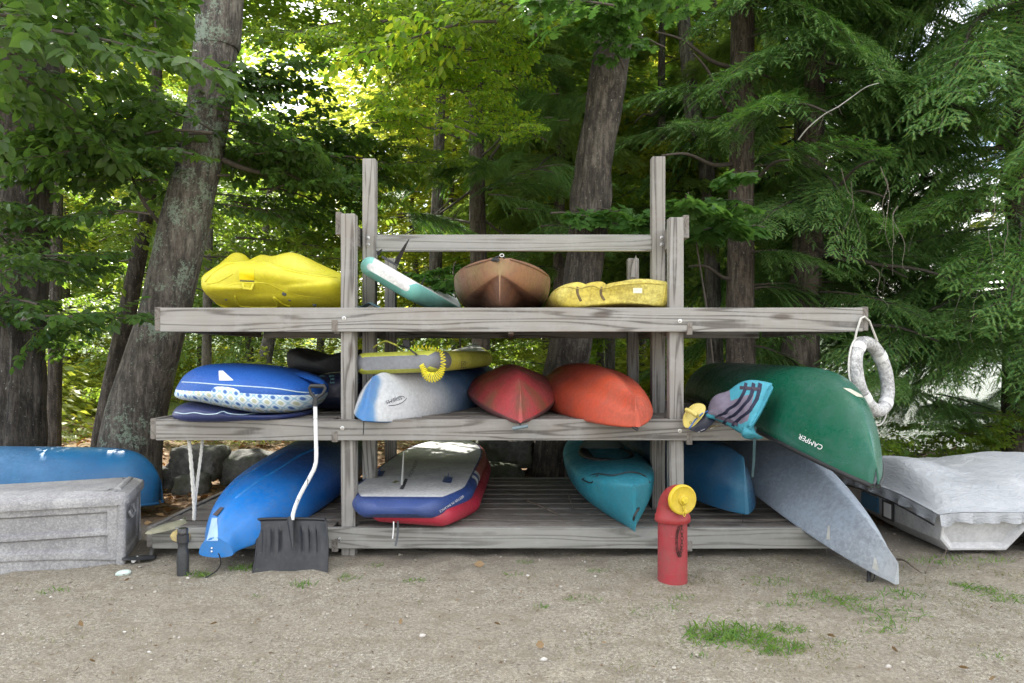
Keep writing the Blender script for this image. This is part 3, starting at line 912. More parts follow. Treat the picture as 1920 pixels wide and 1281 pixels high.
def float_mat():
    m, nt, b = nmat('blue_float_fabric', .55); k = N_(nt)
    v = k.coord('Object', (1, 1, 1), rnd=False)
    c = k.mix(k.noise(v, 6, 4), (.006,.055,.27), (.010,.10,.40))
    k.l(c, b.inputs['Base Color']); k.bump(k.math('ADD', k.noise(k.coord('Object', (14, 3, 2), rnd=False), 2.5, 4, .7, 1), k.noise(v, 90, 2)), b, .5, .012); return m
def pattern_mat():
    m, nt, b = nmat('patterned_float_fabric', .6); k = N_(nt)
    v = k.coord('Object', (1, 1, 1), rnd=False); s = k.n('ShaderNodeSeparateXYZ'); k.l(v, s.inputs[0])
    Kp = 2*PI/.066
    a = k.math('COSINE', k.math('MULTIPLY', s.outputs['X'], Kp)); c_ = k.math('COSINE', k.math('MULTIPLY', k.math('ADD', s.outputs['Z'], k.math('MULTIPLY', s.outputs['X'], .14)), Kp))
    pr = k.math('ADD', a, c_)      # +2 at dots, -2 at the others
    col = k.ramp(k.math('ADD', k.math('MULTIPLY', pr, .25), .5), [(0, (.45,.50,.36)), (.17, (.50,.54,.42)), (.2, (.72,.76,.78)), (.42, (.62,.70,.76)), (.52, (.22,.44,.62)), (.62, (.66,.74,.80)), (.78, (.45,.60,.74)), (.86, (.30,.46,.68)), (.90, (.07,.16,.42)), (1, (.06,.14,.40))])
    k.l(col, b.inputs['Base Color']); k.bump(k.noise(v, 30, 4), b, .3, .01); return m
fo = [(328,742),(330,728),(336,717),(344,704),(358,692),(378,684),(410,682),(450,684),(490,688),(530,696),(566,708),(590,722),(594,735),(588,752),(570,768),(540,776),(500,777),(460,771),(420,763),(380,755),(345,750)]
bf = thing('pool_float', 'round blue inflatable float with a geometric patterned band, on top of the navy one', 'pool float', P(460, 770, 4.8), 'floats on the middle shelf')
rows = blob(fo, 4.40, 5.55, p=2.6, n=11)
nc = len(rows[0])
def mf(i, j):   # band = lower columns; outline starts at left, goes over the top
    j0 = j/3.0
    return 1 if (j0 < 1.0 or j0 > 12.1) else 0
MFB, MFP = float_mat(), pattern_mat()
b = loft_obj('body', rows, [MFB, MFP], bf, m=mf, smooth=80); want(b, 328, 682, 600, 780); tf = bvh(b)
ridge([(333,716),(370,718),(420,722),(470,725),(520,729),(560,735),(590,737)], tf, .004, SEAM, bf, 'seam', 0, 6)
patch('white_label', [(410,696),(418,696),(438,714),(411,714)], b, plain('white_label', (.75,.77,.78), .5, var=.08), bf, tree=tf, n=5)
# blue strap end of the float at the right
mb = MB(); sec = lambda x, y, w, h, Y: [P(x, y, Y)+Vector((0, -w, 0)), P(x, y-h, Y), P(x, y, Y)+Vector((0, w, 0)), P(x, y+h, Y)]
mb.grid(body_from_rings([sec(556,700,.10,3,4.95), sec(575,706,.12,6,4.85), sec(595,714,.10,7,4.8), sec(606,719,.06,5,4.75), sec(608,722,.01,2,4.72)], 3, 3), closed=True, caps=True)
mb.build('flap', MFB, bf, smooth=80)

# --- black towable tube standing behind, with a dark printed bag below it
MTUBE = plastic('black_tube_rubber', (.012,.012,.014), (.02,.02,.022), .55, dirt=.2, dirt_col=(.05,.05,.05), scratch=0, bump=.4)
to_ = [(536,668),(540,656),(552,652),(568,656),(590,663),(615,665),(640,660),(665,655),(676,668),(676,700),(660,712),(620,712),(590,708),(560,700),(540,690)]
o = loft_obj('tow_tube', blob(to_, 5.35, 6.2, p=2.6), MTUBE, None, smooth=80)
tag(o, 'black rubber tow tube behind the left front post on the middle shelf', 'tow tube')
MBAG, nt_, b_ = nmat('dark_printed_nylon', .5); k_ = N_(nt_)
v_ = k_.coord('Object'); k_.l(k_.mix(k_.ramp(k_.noise(v_, 14, 4, .6, 2), [(.60, 0.), (.66, 1.)]), (.008,.011,.03), (.05,.03,.09)), b_.inputs['Base Color']); k_.bump(k_.noise(v_, 20, 4), b_, .4, .02)
bo = [(585,740),(588,722),(596,704),(620,699),(650,696),(676,698),(684,712),(683,745),(678,764),(640,768),(600,768),(588,760)]
bag = thing('tow_float', 'dark navy printed nylon towable bag behind the shovel grip and left post', 'towable', P(640, 768, 5.2))
b = loft_obj('body', blob(bo, 5.05, 5.9, p=3), MBAG, bag, smooth=80); tb = bvh(b)
TEAL = plain('faded_teal_print', (.10,.24,.25), .6)
for ch, x in (('C', 602), ('E', 622), ('E', 668)): lettering('letter', ch, x, 713, 15, -6, b, TEAL, bag, tree=tb, sx=1.1)
ridge([(592,703),(620,700),(650,698),(674,700)], tb, .004, plain('olive_piping', (.15,.15,.08), .6), bag, 'piping', .001, 6)

# --- yellow and grey inflatable board
MG = plastic('grey_pvc', (.14,.15,.17), (.18,.19,.21), .4, dirt=.25, scratch=0)
MYP = plastic('yellow_pvc', (.60,.62,.09), (.55,.58,.07), .4, dirt=.35, dirt_col=(.22,.22,.06), scratch=0)
MLG = plastic('pale_grey_pvc', (.45,.46,.44), (.36,.37,.36), .45, dirt=.4, scratch=0)
ib = thing('inflatable_board', 'grey and yellow inflatable paddle board lying on the white kayak, middle shelf', 'paddle board', P(760, 700, 4.8), 'boats stored on the rack')
rows = put(sup(2.9, .66, .135, tail=.80, up=.10, nv=12, tl=.03, e0=.62), P(741, 680, 4.60), (.125, 1, .0), roll=-2)
def mi(i, j):
    if j < 9: return 2
    if 9 <= j < 20 or j >= 29 - 1:
        k = (j-9) if j < 20 else (j-28)
        a = k if j < 20 else 11-k           # 0 at the top edge
        if i > 31: return 0
        if i > 6 and j >= 28: return 1
        if a < 2 or a > 9: return 1
        return 0
    return 2
def mi(i, j):
    left = 8 <= j < 20; right = j >= 28
    if not (left or right): return 1 if i < 1 else 2
    a = (j-8) if left else 11-(j-28)
    if i > 33: return 0
    if i > 4 and left: return 1           # side running back to the right
    if a < 2 or a > 8: return 1
    return 0
b = loft_obj('board', rows, [MG, MYP, MLG], ib, m=mi, smooth=50, capm=0); want(b, 655, 645, 910, 705); ti = bvh(b)
lettering('lettering', 'ISLE', 868, 684, 10, 90, b, plain('dark_print', (.05,.06,.05), .5), ib, tree=ti, sx=.62)
MCOIL = plain('yellow_leash', (.75,.66,.02), .35, var=.1)
mb = MB(); pth = cat_rom(np.array([(775,652),(800,652),(820,657),(830,668),(830,690),(824,702),(812,708),(800,704),(795,694),(790,684)], float), 22)
pts = []
for i, (x, y) in enumerate(pth):
    t = i/(len(pth)-1); a = i*1.05; r = 4.6 + 5.2*math.exp(-((t-.68)/.16)**2)
    dx, dy = pth[min(i+1, len(pth)-1)]-pth[max(i-1, 0)]; l = math.hypot(dx, dy) or 1
    p = P(x - dy/l*r*math.cos(a), y + dx/l*r*math.cos(a), 4.56 + (.14 if t < .25 else .14*max(0, 1-(t-.25)*8))) + Vector((0, .016*math.sin(a), 0)); pts.append(p)
fine_ = cat_rom(np.array([tuple(p) for p in pts]), 2)
mb.tube(fine_, .0026, 5)
tag(mb.build('coil_leash', MCOIL, smooth=70), 'bright yellow coiled leash hanging over the side of the grey and yellow board', 'leash')
strap_loop(ib, [P(700, 652, 4.8), P(712, 644, 4.75), P(724, 640, 4.72), P(738, 645, 4.72), P(748, 650, 4.74)], .006, 'carry_handle', MYP)
strap_loop(ib, [P(748, 648, 4.72), P(762, 652, 4.62), P(772, 658, 4.58), P(782, 666, 4.57)], .006, 'ankle_strap', BLACK)
mb = MB(); mb.box(*sorted((P(756,640,4.8).x, P(769,640,4.8).x)), 4.78, 4.82, P(0,652,4.8).z, P(0,637,4.8).z); mb.build('valve_block', BLACK, ib, bevel=.004)

# --- inverted kayaks
def inv_kayak(name, label, near, d, h, mats, m, target, roll=180, ref=None, origin=None, smooth=38, kind='kayak'):
    t = thing(name, label, kind, origin or near, 'boats stored on the rack')
    rows = put(h, near, d, roll=roll, ref=ref or (0, 0, 0))
    o = loft_obj('hull', rows, mats, t, m=m, smooth=smooth); want(o, *target)
    return t, o, bvh(o)
HB = lambda i, j: 0 if j < 28 else 1
MWB = plastic('white_blue_plastic', (0,0,0), rough=.38, dirt=.3, dirt_col=(.2,.21,.22), scratch=.2, ugrad=[(0, (.05,.22,.55)), (.02, (.10,.28,.55)), (.05, (.66,.69,.72)), (.20, (.70,.72,.74)), (.32, (.46,.56,.66)), (.42, (.06,.20,.46)), (.6, (.02,.08,.24))])
MDKB = plastic('dark_blue_deck', (.02,.10,.26), (.03,.13,.3), .4, dirt=.3)
h = hull(3.0, .64, .30, pe=2.6, qe=.6, rk=.12, kp=8, s0=.80, s1=.20, crown=.05, n_mid=2.4, n_end=1.25)
wk, wo, tw = inv_kayak('kayak', 'upturned white and blue kayak under the grey and yellow board, middle shelf', P(681, 788, 4.44), (.22, 1, .0), h, [MWB, MDKB], HB, (670, 700, 866, 790), roll=192, ref=(0, 0, .30))
DK = plain('dark_logo', (.03,.04,.06), .5)
lettering('lettering', 'SSIJEMS', 738, 750, 6.5, 163, wo, DK, wk, tree=tw, sx=1.1)
ridge([(728,761),(740,760),(752,756),(760,750),(762,746)], tw, .0022, DK, wk, 'logo_swoosh', .001, 5)
ridge([(746,744),(754,743),(759,746)], tw, .0015, DK, wk, 'logo_swoosh', .001, 5)
strap_loop(wk, [P(682, 787, 4.45), P(682, 800, 4.49), P(681, 815, 4.50)], .003)

MRD = plastic('red_olive_plastic', (.46,.045,.055), (.24,.085,.04), .42, dirt=.5, dirt_col=(.16,.07,.06), scratch=.35, scale=2.8, thresh=(.50,.64))
MRDD = plastic('dull_maroon_deck', (.20,.05,.055), (.13,.045,.05), .5, dirt=.4)
h = hull(3.1, .75, .38, pe=2.0, qe=.80, rk=.34, kp=3, s0=.50, s1=.34, crown=.15, n_mid=1.4, n_end=1.15, hol=.06)
rk_, ro, tr = inv_kayak('kayak', 'upturned faded red and olive kayak in the middle of the middle shelf', P(976, 790, 4.42), (-.035, 1, .0), h, [MRD, MRDD], HB, (865, 685, 1045, 795), ref=(0, 0, .319))
strap_loop(rk_, [P(972, 787, 4.45), P(974, 795, 4.44), P(975, 799, 4.43)], .003); strap_loop(rk_, [P(978, 787, 4.45), P(977, 795, 4.44), P(975, 799, 4.43)], .003)
mb = MB(); mb.tube([P(961, 804, 4.43), P(990, 799, 4.43)], .011, 8); mb.build('toggle', plain('grey_toggle', (.13,.18,.20), .5), rk_, smooth=50)

MOR = plastic('orange_red_plastic', (.56,.080,.032), (.50,.065,.035), .42, dirt=.45, dirt_col=(.20,.07,.045), scratch=.5, scale=2.0)
h = hull(2.9, .66, .345, pe=2.3, qe=.66, rk=.50, kp=2.2, s0=.78, s1=.2, crown=.06, n_mid=2.0, n_end=1.2, hol=.16, bmin=.014)
ok_, oo, tor = inv_kayak('kayak', 'upturned scratched orange kayak beside the right front post, middle shelf', P(1197, 799, 4.16), (-.115, 1, .0), h, [MOR, MOR], HB, (1042, 690, 1237, 800), roll=172, ref=(0, 0, .338))
mb = MB(); mb.tube([P(1186, 800, 4.18), P(1196, 806, 4.18)], .009, 6); mb.build('grab_handle', BLACK, ok_)

# --- bright blue kayak, bottom left, nose over the beam
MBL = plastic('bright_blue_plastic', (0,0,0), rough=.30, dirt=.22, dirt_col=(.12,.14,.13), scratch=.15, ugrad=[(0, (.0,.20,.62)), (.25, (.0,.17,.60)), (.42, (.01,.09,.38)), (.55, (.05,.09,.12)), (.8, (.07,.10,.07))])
h = hull(3.0, .70, .37, pe=2.5, qe=.62, rk=.62, kp=4.6, s0=.82, s1=.06, crown=.06, n_mid=2.4, n_end=1.8, bmin=.10, hol=.08)
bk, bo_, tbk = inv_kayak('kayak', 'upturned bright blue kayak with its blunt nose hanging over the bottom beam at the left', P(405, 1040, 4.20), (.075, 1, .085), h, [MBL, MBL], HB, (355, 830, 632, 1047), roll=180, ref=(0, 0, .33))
patch('pale_tape', [(398,972),(408,972),(409,1014),(388,1014)], bo_, plain('pale_blue_tape', (.30,.45,.68), .45, var=.08), bk, tree=tbk, n=6)
HND = plain('brown_black_handle', (.05,.03,.025), .5)
patch('carry_handle_recess', [(400,966),(414,952),(421,953),(408,969)], bo_, HND, bk, tree=tbk, n=4, off=.006)
knob(397, 1028, .006, tbk, MBOLT, bk, 'rivet'); knob(397, 1034, .006, tbk, MBOLT, bk, 'rivet')
ridge([(440,935),(480,905),(520,880),(560,855),(600,838)], tbk, .012, MBL, bk, 'hull_rib', -.004)
ridge([(420,925),(460,893),(500,868),(540,846)], tbk, .010, MBL, bk, 'hull_rib', -.004)
strap_loop(bk, [P(410, 1038, 4.16), P(414, 1055, 4.20), P(408, 1068, 4.22), P(395, 1078, 4.16), P(385, 1083, 4.14)], .004)

# --- paddle board with navy rail over a red one, bottom shelf
MNV = plastic('navy_rail', (.025,.06,.22), (.03,.07,.26), .35, dirt=.12, scratch=.1)
MRP = plastic('red_pvc', (.45,.02,.05), (.40,.02,.045), .42, dirt=.25, dirt_col=(.2,.05,.05), scratch=0)
sb = thing('paddle_board', 'white paddle board with navy rail lying fins up on the red board, bottom shelf', 'paddle board', P(770, 950, 4.5), 'boats stored on the rack')
rows = put(sup(3.1, .82, .105, tail=.46, pe=3, nv=12, tl=.05, tw=.15), P(744, 958, 4.40), (.035, 1, .014), roll=0)
def ms(i, j):
    rail = 8 <= j < 20 or j >= 28
    if not rail: return 1 if i < 3 else 0
    a = (j-8) if j < 20 else 11-(j-28)
    if a < 1 : return 1
    if a > 9 and i > 12: return 0
    return 1 if i < 12 else (0 if i in (12, 14) else (1 if i == 13 else 2))
MCR = plastic('coral_rail', (.50,.12,.10), (.45,.12,.10), .45, dirt=.3, scratch=0)
b = loft_obj('board', rows, [WHITE, MNV, MCR], sb, m=ms, smooth=50, capm=1); want(b, 665, 827, 900, 975); ts = bvh(b)
WP_ = plain('white_print', (.75,.75,.75), .5, var=.05)
lettering('lettering', 'BETTER IN BALANCE', 846, 945, 4.2, 147, b, WP_, sb, tree=ts, sx=.9, spacing=1.1)
lettering('lettering', 'PIONEER', 775, 880, 6.5, -66, b, plain('grey_print', (.17,.18,.20), .6), sb, tree=ts, sx=.95)
patch('fin_box', [(749,918),(760,898),(765,900),(756,919)], b, plain('dark_fin_box', (.04,.05,.06), .5), sb, tree=ts, n=3, off=.004)
pz = hit(ts, 753, 910, 0) or P(753, 910, 4.8)
fin(sb, pz, P(757, 846, pz.y), .05, sweep=0, mat=plain('white_fin', (.72,.73,.70), .4, var=.05), name='centre_fin', th=.016)
for quad, fb, ft in (([(700,893),(706,884),(723,884),(717,894)], (711, 889), (712, 876)), ([(829,905),(834,894),(849,896),(846,907)], (840, 900), (840, 888))):
    patch('fin_patch', quad, b, MNV, sb, tree=ts, n=3, off=.004)
    q = hit(ts, fb[0], fb[1], 0) or P(fb[0], fb[1], 4.9); fin(sb, q, P(ft[0], ft[1], q.y), .07, mat=MNV, name='side_fin', th=.012)
lf = MB(); q = [hit(ts, x, y, .004) for x, y in ((735,906),(741,902),(750,903),(741,907))]
if all(q): lf.add(q, [(0, 1, 2, 3)]); tag(lf.build('fallen_leaf', plain('olive_leaf', (.16,.17,.05), .6)), 'small olive leaf lying on the white paddle board beside its fin', 'leaf')
strap_loop(sb, [P(738, 978, 4.42), P(738, 990, 4.42), P(737, 1002, 4.42), P(736, 1010, 4.42)], .004, 'hanging_cord', WP_)
strap_loop(sb, [P(746, 978, 4.44), P(746, 995, 4.46), P(744, 1012, 4.45), P(741, 1024, 4.44)], .006, 'hanging_strap', plain('grey_strap', (.09,.10,.11), .7))
rb = thing('paddle_board', 'red inflatable board underneath the white and navy one on the bottom shelf', 'paddle board', P(800, 985, 4.6), 'boats stored on the rack')
rows = put(sup(3.0, .78, .12, tail=.50, pe=3, tl=.06, tw=.16), P(768, 968, 4.47), (.030, 1, .004), roll=4)
b = loft_obj('board', rows, MRP, rb, smooth=50); want(b, 672, 840, 898, 980)

# --- turquoise kayak upright, bottom shelf right
MTQ = plastic('turquoise_kayak_plastic', (.02,.26,.36), (.03,.33,.44), .36, dirt=.35, dirt_col=(.06,.12,.13), scratch=.35)
tqk = thing('kayak', 'turquoise touring kayak lying upright with its bow over the beam, bottom shelf right of centre', 'kayak', P(1160, 985, 4.6), 'boats stored on the rack')
h = hull(3.0, .60, .34, pe=2.3, qe=.72, rk=.10, kp=8, s0=.74, s1=.20, crown=.085, n_mid=2.4, n_end=1.2, rake=-.25)
rows = put(h, P(1196, 1014, 4.34), (.0, 1, .005), roll=-4, ref=(0, 0, 0))
b = loft_obj('hull', rows, MTQ, tqk, smooth=40); want(b, 1070, 850, 1228, 1003); tq = bvh(b)
ck = Vector(put(np.array([[(1.32, 0, .318)]]), P(1196, 1014, 4.34), (.0, 1, .005), roll=-4)[0][0])
mb = MB(); ring = []
for i in range(37):
    a = 2*PI*i/36; ring.append(ck + Vector((.19*math.sin(a), .40*-math.cos(a), .012)))
mb.tube(ring, .016, 8, cap=False); mb.build('cockpit_coaming', BLACK, tqk, smooth=60)
mb = MB(); mb.add([ck+Vector((.18*math.sin(2*PI*i/24), -.39*math.cos(2*PI*i/24), .006)) for i in range(24)], [tuple(range(24))]); mb.build('cockpit_shade_disc', plain('painted_cockpit_shade', (.02,.03,.035), .8), tqk)  # flat dark disc for the hollow, its shade put into the colour
ck2 = ck + Vector((.0, .25, .0)); MSEAT = plain('dark_green_seat', (.03,.05,.045), .7, scale=10, bump=.5)
mb = MB(); g = []
for k in range(7):
    t = k/6; g.append([ck2 + Vector((.19*(1-t*.75)*math.cos(a), .03*math.sin(a)+.02*t, .02+.17*t)) for a in np.linspace(0, 2*PI, 17)[:-1]])
mb.grid(g, closed=True, caps=True); mb.build('seat_back', MSEAT, tqk, smooth=60)
strap_loop(tqk, [hit(tq, 1093, 899, .006), hit(tq, 1118, 890, .006), hit(tq, 1150, 893, .006), hit(tq, 1180, 887, .006), hit(tq, 1205, 892, .006), hit(tq, 1217, 905, .006)], .0045, 'deck_bungee')
strap_loop(tqk, [hit(tq, 1093, 899, .006), hit(tq, 1110, 905, .006), hit(tq, 1122, 892, .006)], .0045, 'deck_bungee')
q1, q2 = hit(tq, 1188, 975, .0), hit(tq, 1196, 958, .0)
if q1 and q2: strap_loop(tqk, [q1, q1+Vector((0, -.03, .03)), q2+Vector((0, -.03, .02)), q2], .007, 'grab_handle', BLACK)

# --- dark blue canoe-like kayak, inverted, bottom shelf right
MDB = plastic('deep_blue_plastic', (0,0,0), rough=.34, dirt=.25, dirt_col=(.05,.06,.06), scratch=.25, ugrad=[(0, (.02,.14,.25)), (.05, (.008,.075,.17)), (.25, (.007,.05,.11)), (.6, (.015,.03,.04))])
h = hull(3.3, .72, .40, pe=2.5, qe=.66, rk=.10, kp=9, s0=.74, s1=.26, crown=.03, n_mid=2.4, n_end=1.2, hol=.08)
dk, do_, tdk = inv_kayak('kayak', 'upturned deep blue kayak just right of the red hydrant, bottom shelf', P(1401, 964, 4.66), (-.13, 1, .02), h, [MDB, MDB], HB, (1240, 845, 1418, 965), roll=176, ref=(0, 0, .40))
strap_loop(dk, [P(1393, 962, 4.76), P(1393, 975, 4.74), P(1392, 984, 4.72)], .003)
mb = MB(); mb.tube([P(1381, 982, 4.73), P(1404, 987, 4.71)], .012, 8); mb.build('toggle', BLACK, dk, smooth=50)

# --- long grey kayak sliding off the right end
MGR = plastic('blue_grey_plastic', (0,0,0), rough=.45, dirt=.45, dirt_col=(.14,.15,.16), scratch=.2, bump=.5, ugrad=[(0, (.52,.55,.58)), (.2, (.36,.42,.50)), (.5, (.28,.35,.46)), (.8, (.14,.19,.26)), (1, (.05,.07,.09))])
h = hull(3.3, .64, .37, pe=2.1, qe=.78, rk=.66, kp=2.7, s0=.80, s1=.20, crown=.05, n_mid=1.5, n_end=1.2, bmin=.014, hol=.04)
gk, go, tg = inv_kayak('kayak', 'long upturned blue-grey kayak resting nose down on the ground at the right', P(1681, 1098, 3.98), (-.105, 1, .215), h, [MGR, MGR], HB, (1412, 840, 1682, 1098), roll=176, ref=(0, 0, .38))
strap_loop(gk, [P(1630, 1062, 4.15), P(1630, 1070, 4.14)], .003)
mb = MB(); mb.tube([P(1630, 1068, 4.14), P(1629, 1098, 4.08)], .013, 10); mb.build('toggle', BLACK, gk, smooth=50)
strap_loop(gk, [P(1640, 1070, 4.12), P(1639, 1084, 4.1), P(1634, 1094, 4.08)], .003)
for q_ in ([(1553,986),(1556,986),(1557,1012),(1550,1012)], [(1640,1046),(1643,1046),(1649,1072),(1636,1066)]):
    patch('pale_scuff', q_, go, plain('pale_scuff', (.50,.50,.46), .5), gk, tree=tg, n=3)

# --- green canoe, inverted on the middle shelf
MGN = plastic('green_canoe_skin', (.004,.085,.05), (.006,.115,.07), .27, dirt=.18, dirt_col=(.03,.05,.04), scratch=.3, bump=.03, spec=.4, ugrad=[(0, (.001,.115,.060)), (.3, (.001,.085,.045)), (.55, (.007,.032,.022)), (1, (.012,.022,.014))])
h = hull(4.7, .88, .40, pe=2.2, qe=.80, rk=1.15, kp=8, s0=.80, s1=.58, crown=.02, n_mid=2.5, n_end=1.35, bmin=.014, N=60)
cn = thing('canoe', 'big green canoe upside down at the right end of the middle shelf, lettered CAMPER', 'canoe', P(1560, 825, 4.6), 'boats stored on the rack')
nearp, dd, rl, rf = P(1641, 914, 3.50), (.075, 1, .0), 183, (0, 0, .552)
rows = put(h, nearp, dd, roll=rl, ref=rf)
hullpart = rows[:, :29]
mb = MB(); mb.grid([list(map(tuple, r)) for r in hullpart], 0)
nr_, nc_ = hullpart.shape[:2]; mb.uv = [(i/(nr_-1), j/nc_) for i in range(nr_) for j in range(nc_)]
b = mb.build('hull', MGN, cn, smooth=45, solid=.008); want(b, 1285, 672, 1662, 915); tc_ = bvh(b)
CANOE_TREE = tc_
for j in (0, 28):
    mb = MB(); mb.tube([Vector(r[j]) + Vector((0, 0, .004)) for r in hullpart], .013, 8); mb.build('gunwale', BLACK, cn, smooth=60)
# thwart
for t_ in (18, 32):
    mb = MB(); mb.tube([Vector(hullpart[t_][0]), Vector(hullpart[t_][28])], .018, 6); mb.build('thwart', plain('ash_wood', (.30,.2,.1), .6), cn)
lettering('lettering', 'CAMPER', 1522, 829, 9.5, 207, b, WP_, cn, tree=tc_, sx=1.0, off=.007)
patch('bow_scuff', [(1581,729),(1594,731),(1626,748),(1605,745)], b, plain('pale_skid_plate', (.52,.50,.40), .5, var=.2), cn, tree=tc_, n=6, off=.006)

# --- blue canoe upside down on the ground, behind the deck box
MCB = plastic('blue_canoe_plastic', (.01,.13,.32), (.015,.17,.38), .36, dirt=.22, dirt_col=(.05,.08,.09), scratch=.2)
h = hull(4.6, .86, .42, pe=3.0, qe=.50, rk=.60, kp=22, s0=.80, s1=.20, crown=.02, n_mid=2.6, n_end=1.35, bmin=.03, N=60)
bc = thing('canoe', 'blue canoe lying upside down on the ground behind the grey storage box', 'canoe', P(120, 940, 5.9))
rows = put(h, P(301, 942, 5.75), (-1, .02, .0), roll=180, ref=(0, 0, .42))
hp = rows[:, :29]; mb = MB(); mb.grid([list(map(tuple, r)) for r in hp], 0); b = mb.build('hull', MCB, bc, smooth=45, solid=.008); want(b, -400, 830, 300, 942)
for j in (0, 28):
    mb = MB(); mb.tube([Vector(r[j]) for r in hp], .012, 8); mb.build('gunwale', MCB, bc, smooth=60)
# ------------------------------------------------------------------ life ring hanging from the beam end
def ring_mat():
    m, nt, b = nmat('flaking_ring_foam', .85); k = N_(nt); v = k.coord('Object')
    f = k.noise(v, 45, 6, .8); f2 = k.noise(v, 9, 4, .7)
    c = k.ramp(k.math('ADD', k.math('MULTIPLY', f, .7), k.math('MULTIPLY', f2, .3)), [(.36, (.16,.16,.16)), (.48, (.46,.46,.46)), (.58, (.74,.74,.74)), (.7, (.42,.42,.43))])
    k.l(c, b.inputs['Base Color']); k.bump(f, b, 1., .02); return m
RM = ring_mat(); BAND = plain('white_band', (.70,.70,.70), .6, var=.25); ROPEM = plain('white_rope', (.58,.57,.53), .8, var=.3, scale=120, bump=.6)
lr = thing('life_ring', 'flaking grey and white life ring roped to the right end of the top beam', 'life ring', P(1636, 790, 4.62))
cR = P(1635, 706, 4.62); U = Vector((.755, .655, -.04)).normalized(); W = (Vector((-.18, 0, 1))).normalized(); Nn = U.cross(W).normalized(); RR, rt = .215, .041
def rp(a, r=RR, off=0, lift=0): return cR + U*(r*math.cos(a)) + W*(r*1.0*math.sin(a)) + Nn*off
g = []
for i in range(64):
    a = 2*PI*i/64; c = rp(a); e = (c-cR).normalized(); row = []
    for j in range(16):
        t = 2*PI*j/16; n = 1+.05*noise.noise(Vector((math.cos(a)*4, math.sin(a)*4, t)))
        row.append(c + e*(rt*n*math.cos(t)) + Nn*(rt*1.0*n*math.sin(t)))
    g.append(row)
g.append(g[0]); mb = MB(); mb.grid(g, closed=True); mb.build('ring', RM, lr, smooth=80)
for a0 in (R(40), R(128), R(218), R(305)):
    g = []
    for i in range(5):
        a = a0 + (i-2)*.062; c = rp(a); e = (c-cR).normalized()
        g.append([c + e*((rt+.003)*math.cos(2*PI*j/16)) + Nn*((rt+.003)*math.sin(2*PI*j/16)) for j in range(16)])
    mb = MB(); mb.grid(g, closed=True); mb.build('band', BAND, lr, smooth=80)
pts = []
for i in range(49):
    a = 2*PI*i/48 + R(40); s_ = abs(math.sin(a*2 - R(80))); pts.append(rp(a, RR+rt+.006+.018*s_, -.01) - Vector((0, 0, .03*s_)))
mb = MB(); mb.tube(pts, .0055, 6, cap=False); mb.build('grab_rope', ROPEM, lr, smooth=60)
mb = MB(); mb.tube([P(1601, 648, 4.56), P(1606, 622, 4.54), P(1614, 597, 4.535), P(1621, 594, 4.535), P(1630, 602, 4.56), P(1639, 625, 4.60), P(1645, 640, 4.62)], .007, 6); mb.build('hanging_rope', ROPEM, lr, smooth=60)
mb = MB(); mb.tube([P(1601, 648, 4.56), P(1599, 658, 4.56), P(1608, 680, 4.56), P(1612, 700, 4.57), P(1604, 715, 4.57), P(1603, 722, 4.57)], .004, 6); mb.build('rope_tail', ROPEM, lr, smooth=60)

# ------------------------------------------------------------------ ropes hanging under the middle shelf, left
def twist(pts, r):
    mb = MB(); c = cat_rom(np.array([tuple(p) for p in pts]), 14)
    for ph in (0, 2*PI/3, 4*PI/3):
        q = []
        for i, p in enumerate(c): a = i*.55+ph; q.append(Vector(p)+Vector((math.cos(a), math.sin(a), 0))*r*.55)
        mb.tube(q, r*.62, 5)
    return mb
rp_ = thing('rope', 'pale twisted rope hanging in two strands from the middle shelf above the blue kayak nose', 'rope', P(365, 965, 4.62))
twist([P(354, 826, 4.62), P(357, 850, 4.62), P(361, 900, 4.62), P(364, 945, 4.62), P(364, 975, 4.62)], .011).build('strand', ROPEM, rp_, smooth=60)
twist([P(379, 826, 4.66), P(377, 850, 4.66), P(372, 890, 4.66), P(367, 930, 4.64), P(364, 960, 4.62)], .009).build('strand', ROPEM, rp_, smooth=60)

# ------------------------------------------------------------------ snow shovel
MSH = plastic('black_shovel_plastic', (.010,.011,.014), (.014,.015,.018), .36, dirt=.12, dirt_col=(.06,.06,.06), scratch=.12)
sh = thing('snow_shovel', 'black snow shovel with a bent white handle leaning against the bottom beam', 'snow shovel', P(548, 1073, 4.26))
g = []; rows_n, cols_n = 16, 56
A_, B_ = P(548, 974, 4.44), P(546, 1073, 4.26)
for i in range(rows_n+1):
    t = i/rows_n; row = []
    for j in range(cols_n+1):
        s = j/cols_n*2-1; half = .208+.004*t
        dish = 0
        rib = 0
        for rx in (-.80, -.58, -.36, .28, .50, .72):
            rib += math.exp(-((s-rx)/.035)**2)*min(1, max(0, (t-.10)*8))*min(1, max(0, (.80-t)*5))
        c = A_.lerp(B_, t) + Vector((s*half, -.035*math.sin(PI*t)*-1 - .016*rib + .028*(abs(s)**4)*-1, 0))
        if i == rows_n: c.z += .003*noise.noise(Vector((s*9, 1, 1)))
        row.append(c)
    g.append(row)
mb = MB(); mb.grid(g); sc_o = mb.build('scoop', MSH, sh, smooth=60, solid=.005)
mb = MB(); mb.tube([g[0][j] + Vector((0, .0, .004)) for j in range(0, cols_n+1, 4)], .009, 8); mb.build('top_lip', MSH, sh, smooth=60)
for j in (0, cols_n):
    mb = MB(); mb.tube([g[i][j] for i in range(0, rows_n+1, 2)], .006, 6); mb.build('side_lip', MSH, sh, smooth=60)
mb = MB(); mb.tube([P(544, 970, 4.41), P(546, 985, 4.39), P(548, 1010, 4.355), P(549, 1030, 4.33)], [.021, .019, .013, .004], 10); mb.build('socket', MSH, sh, smooth=60)
dirtm = plain('gritty_dust', (.30,.29,.26), .9)
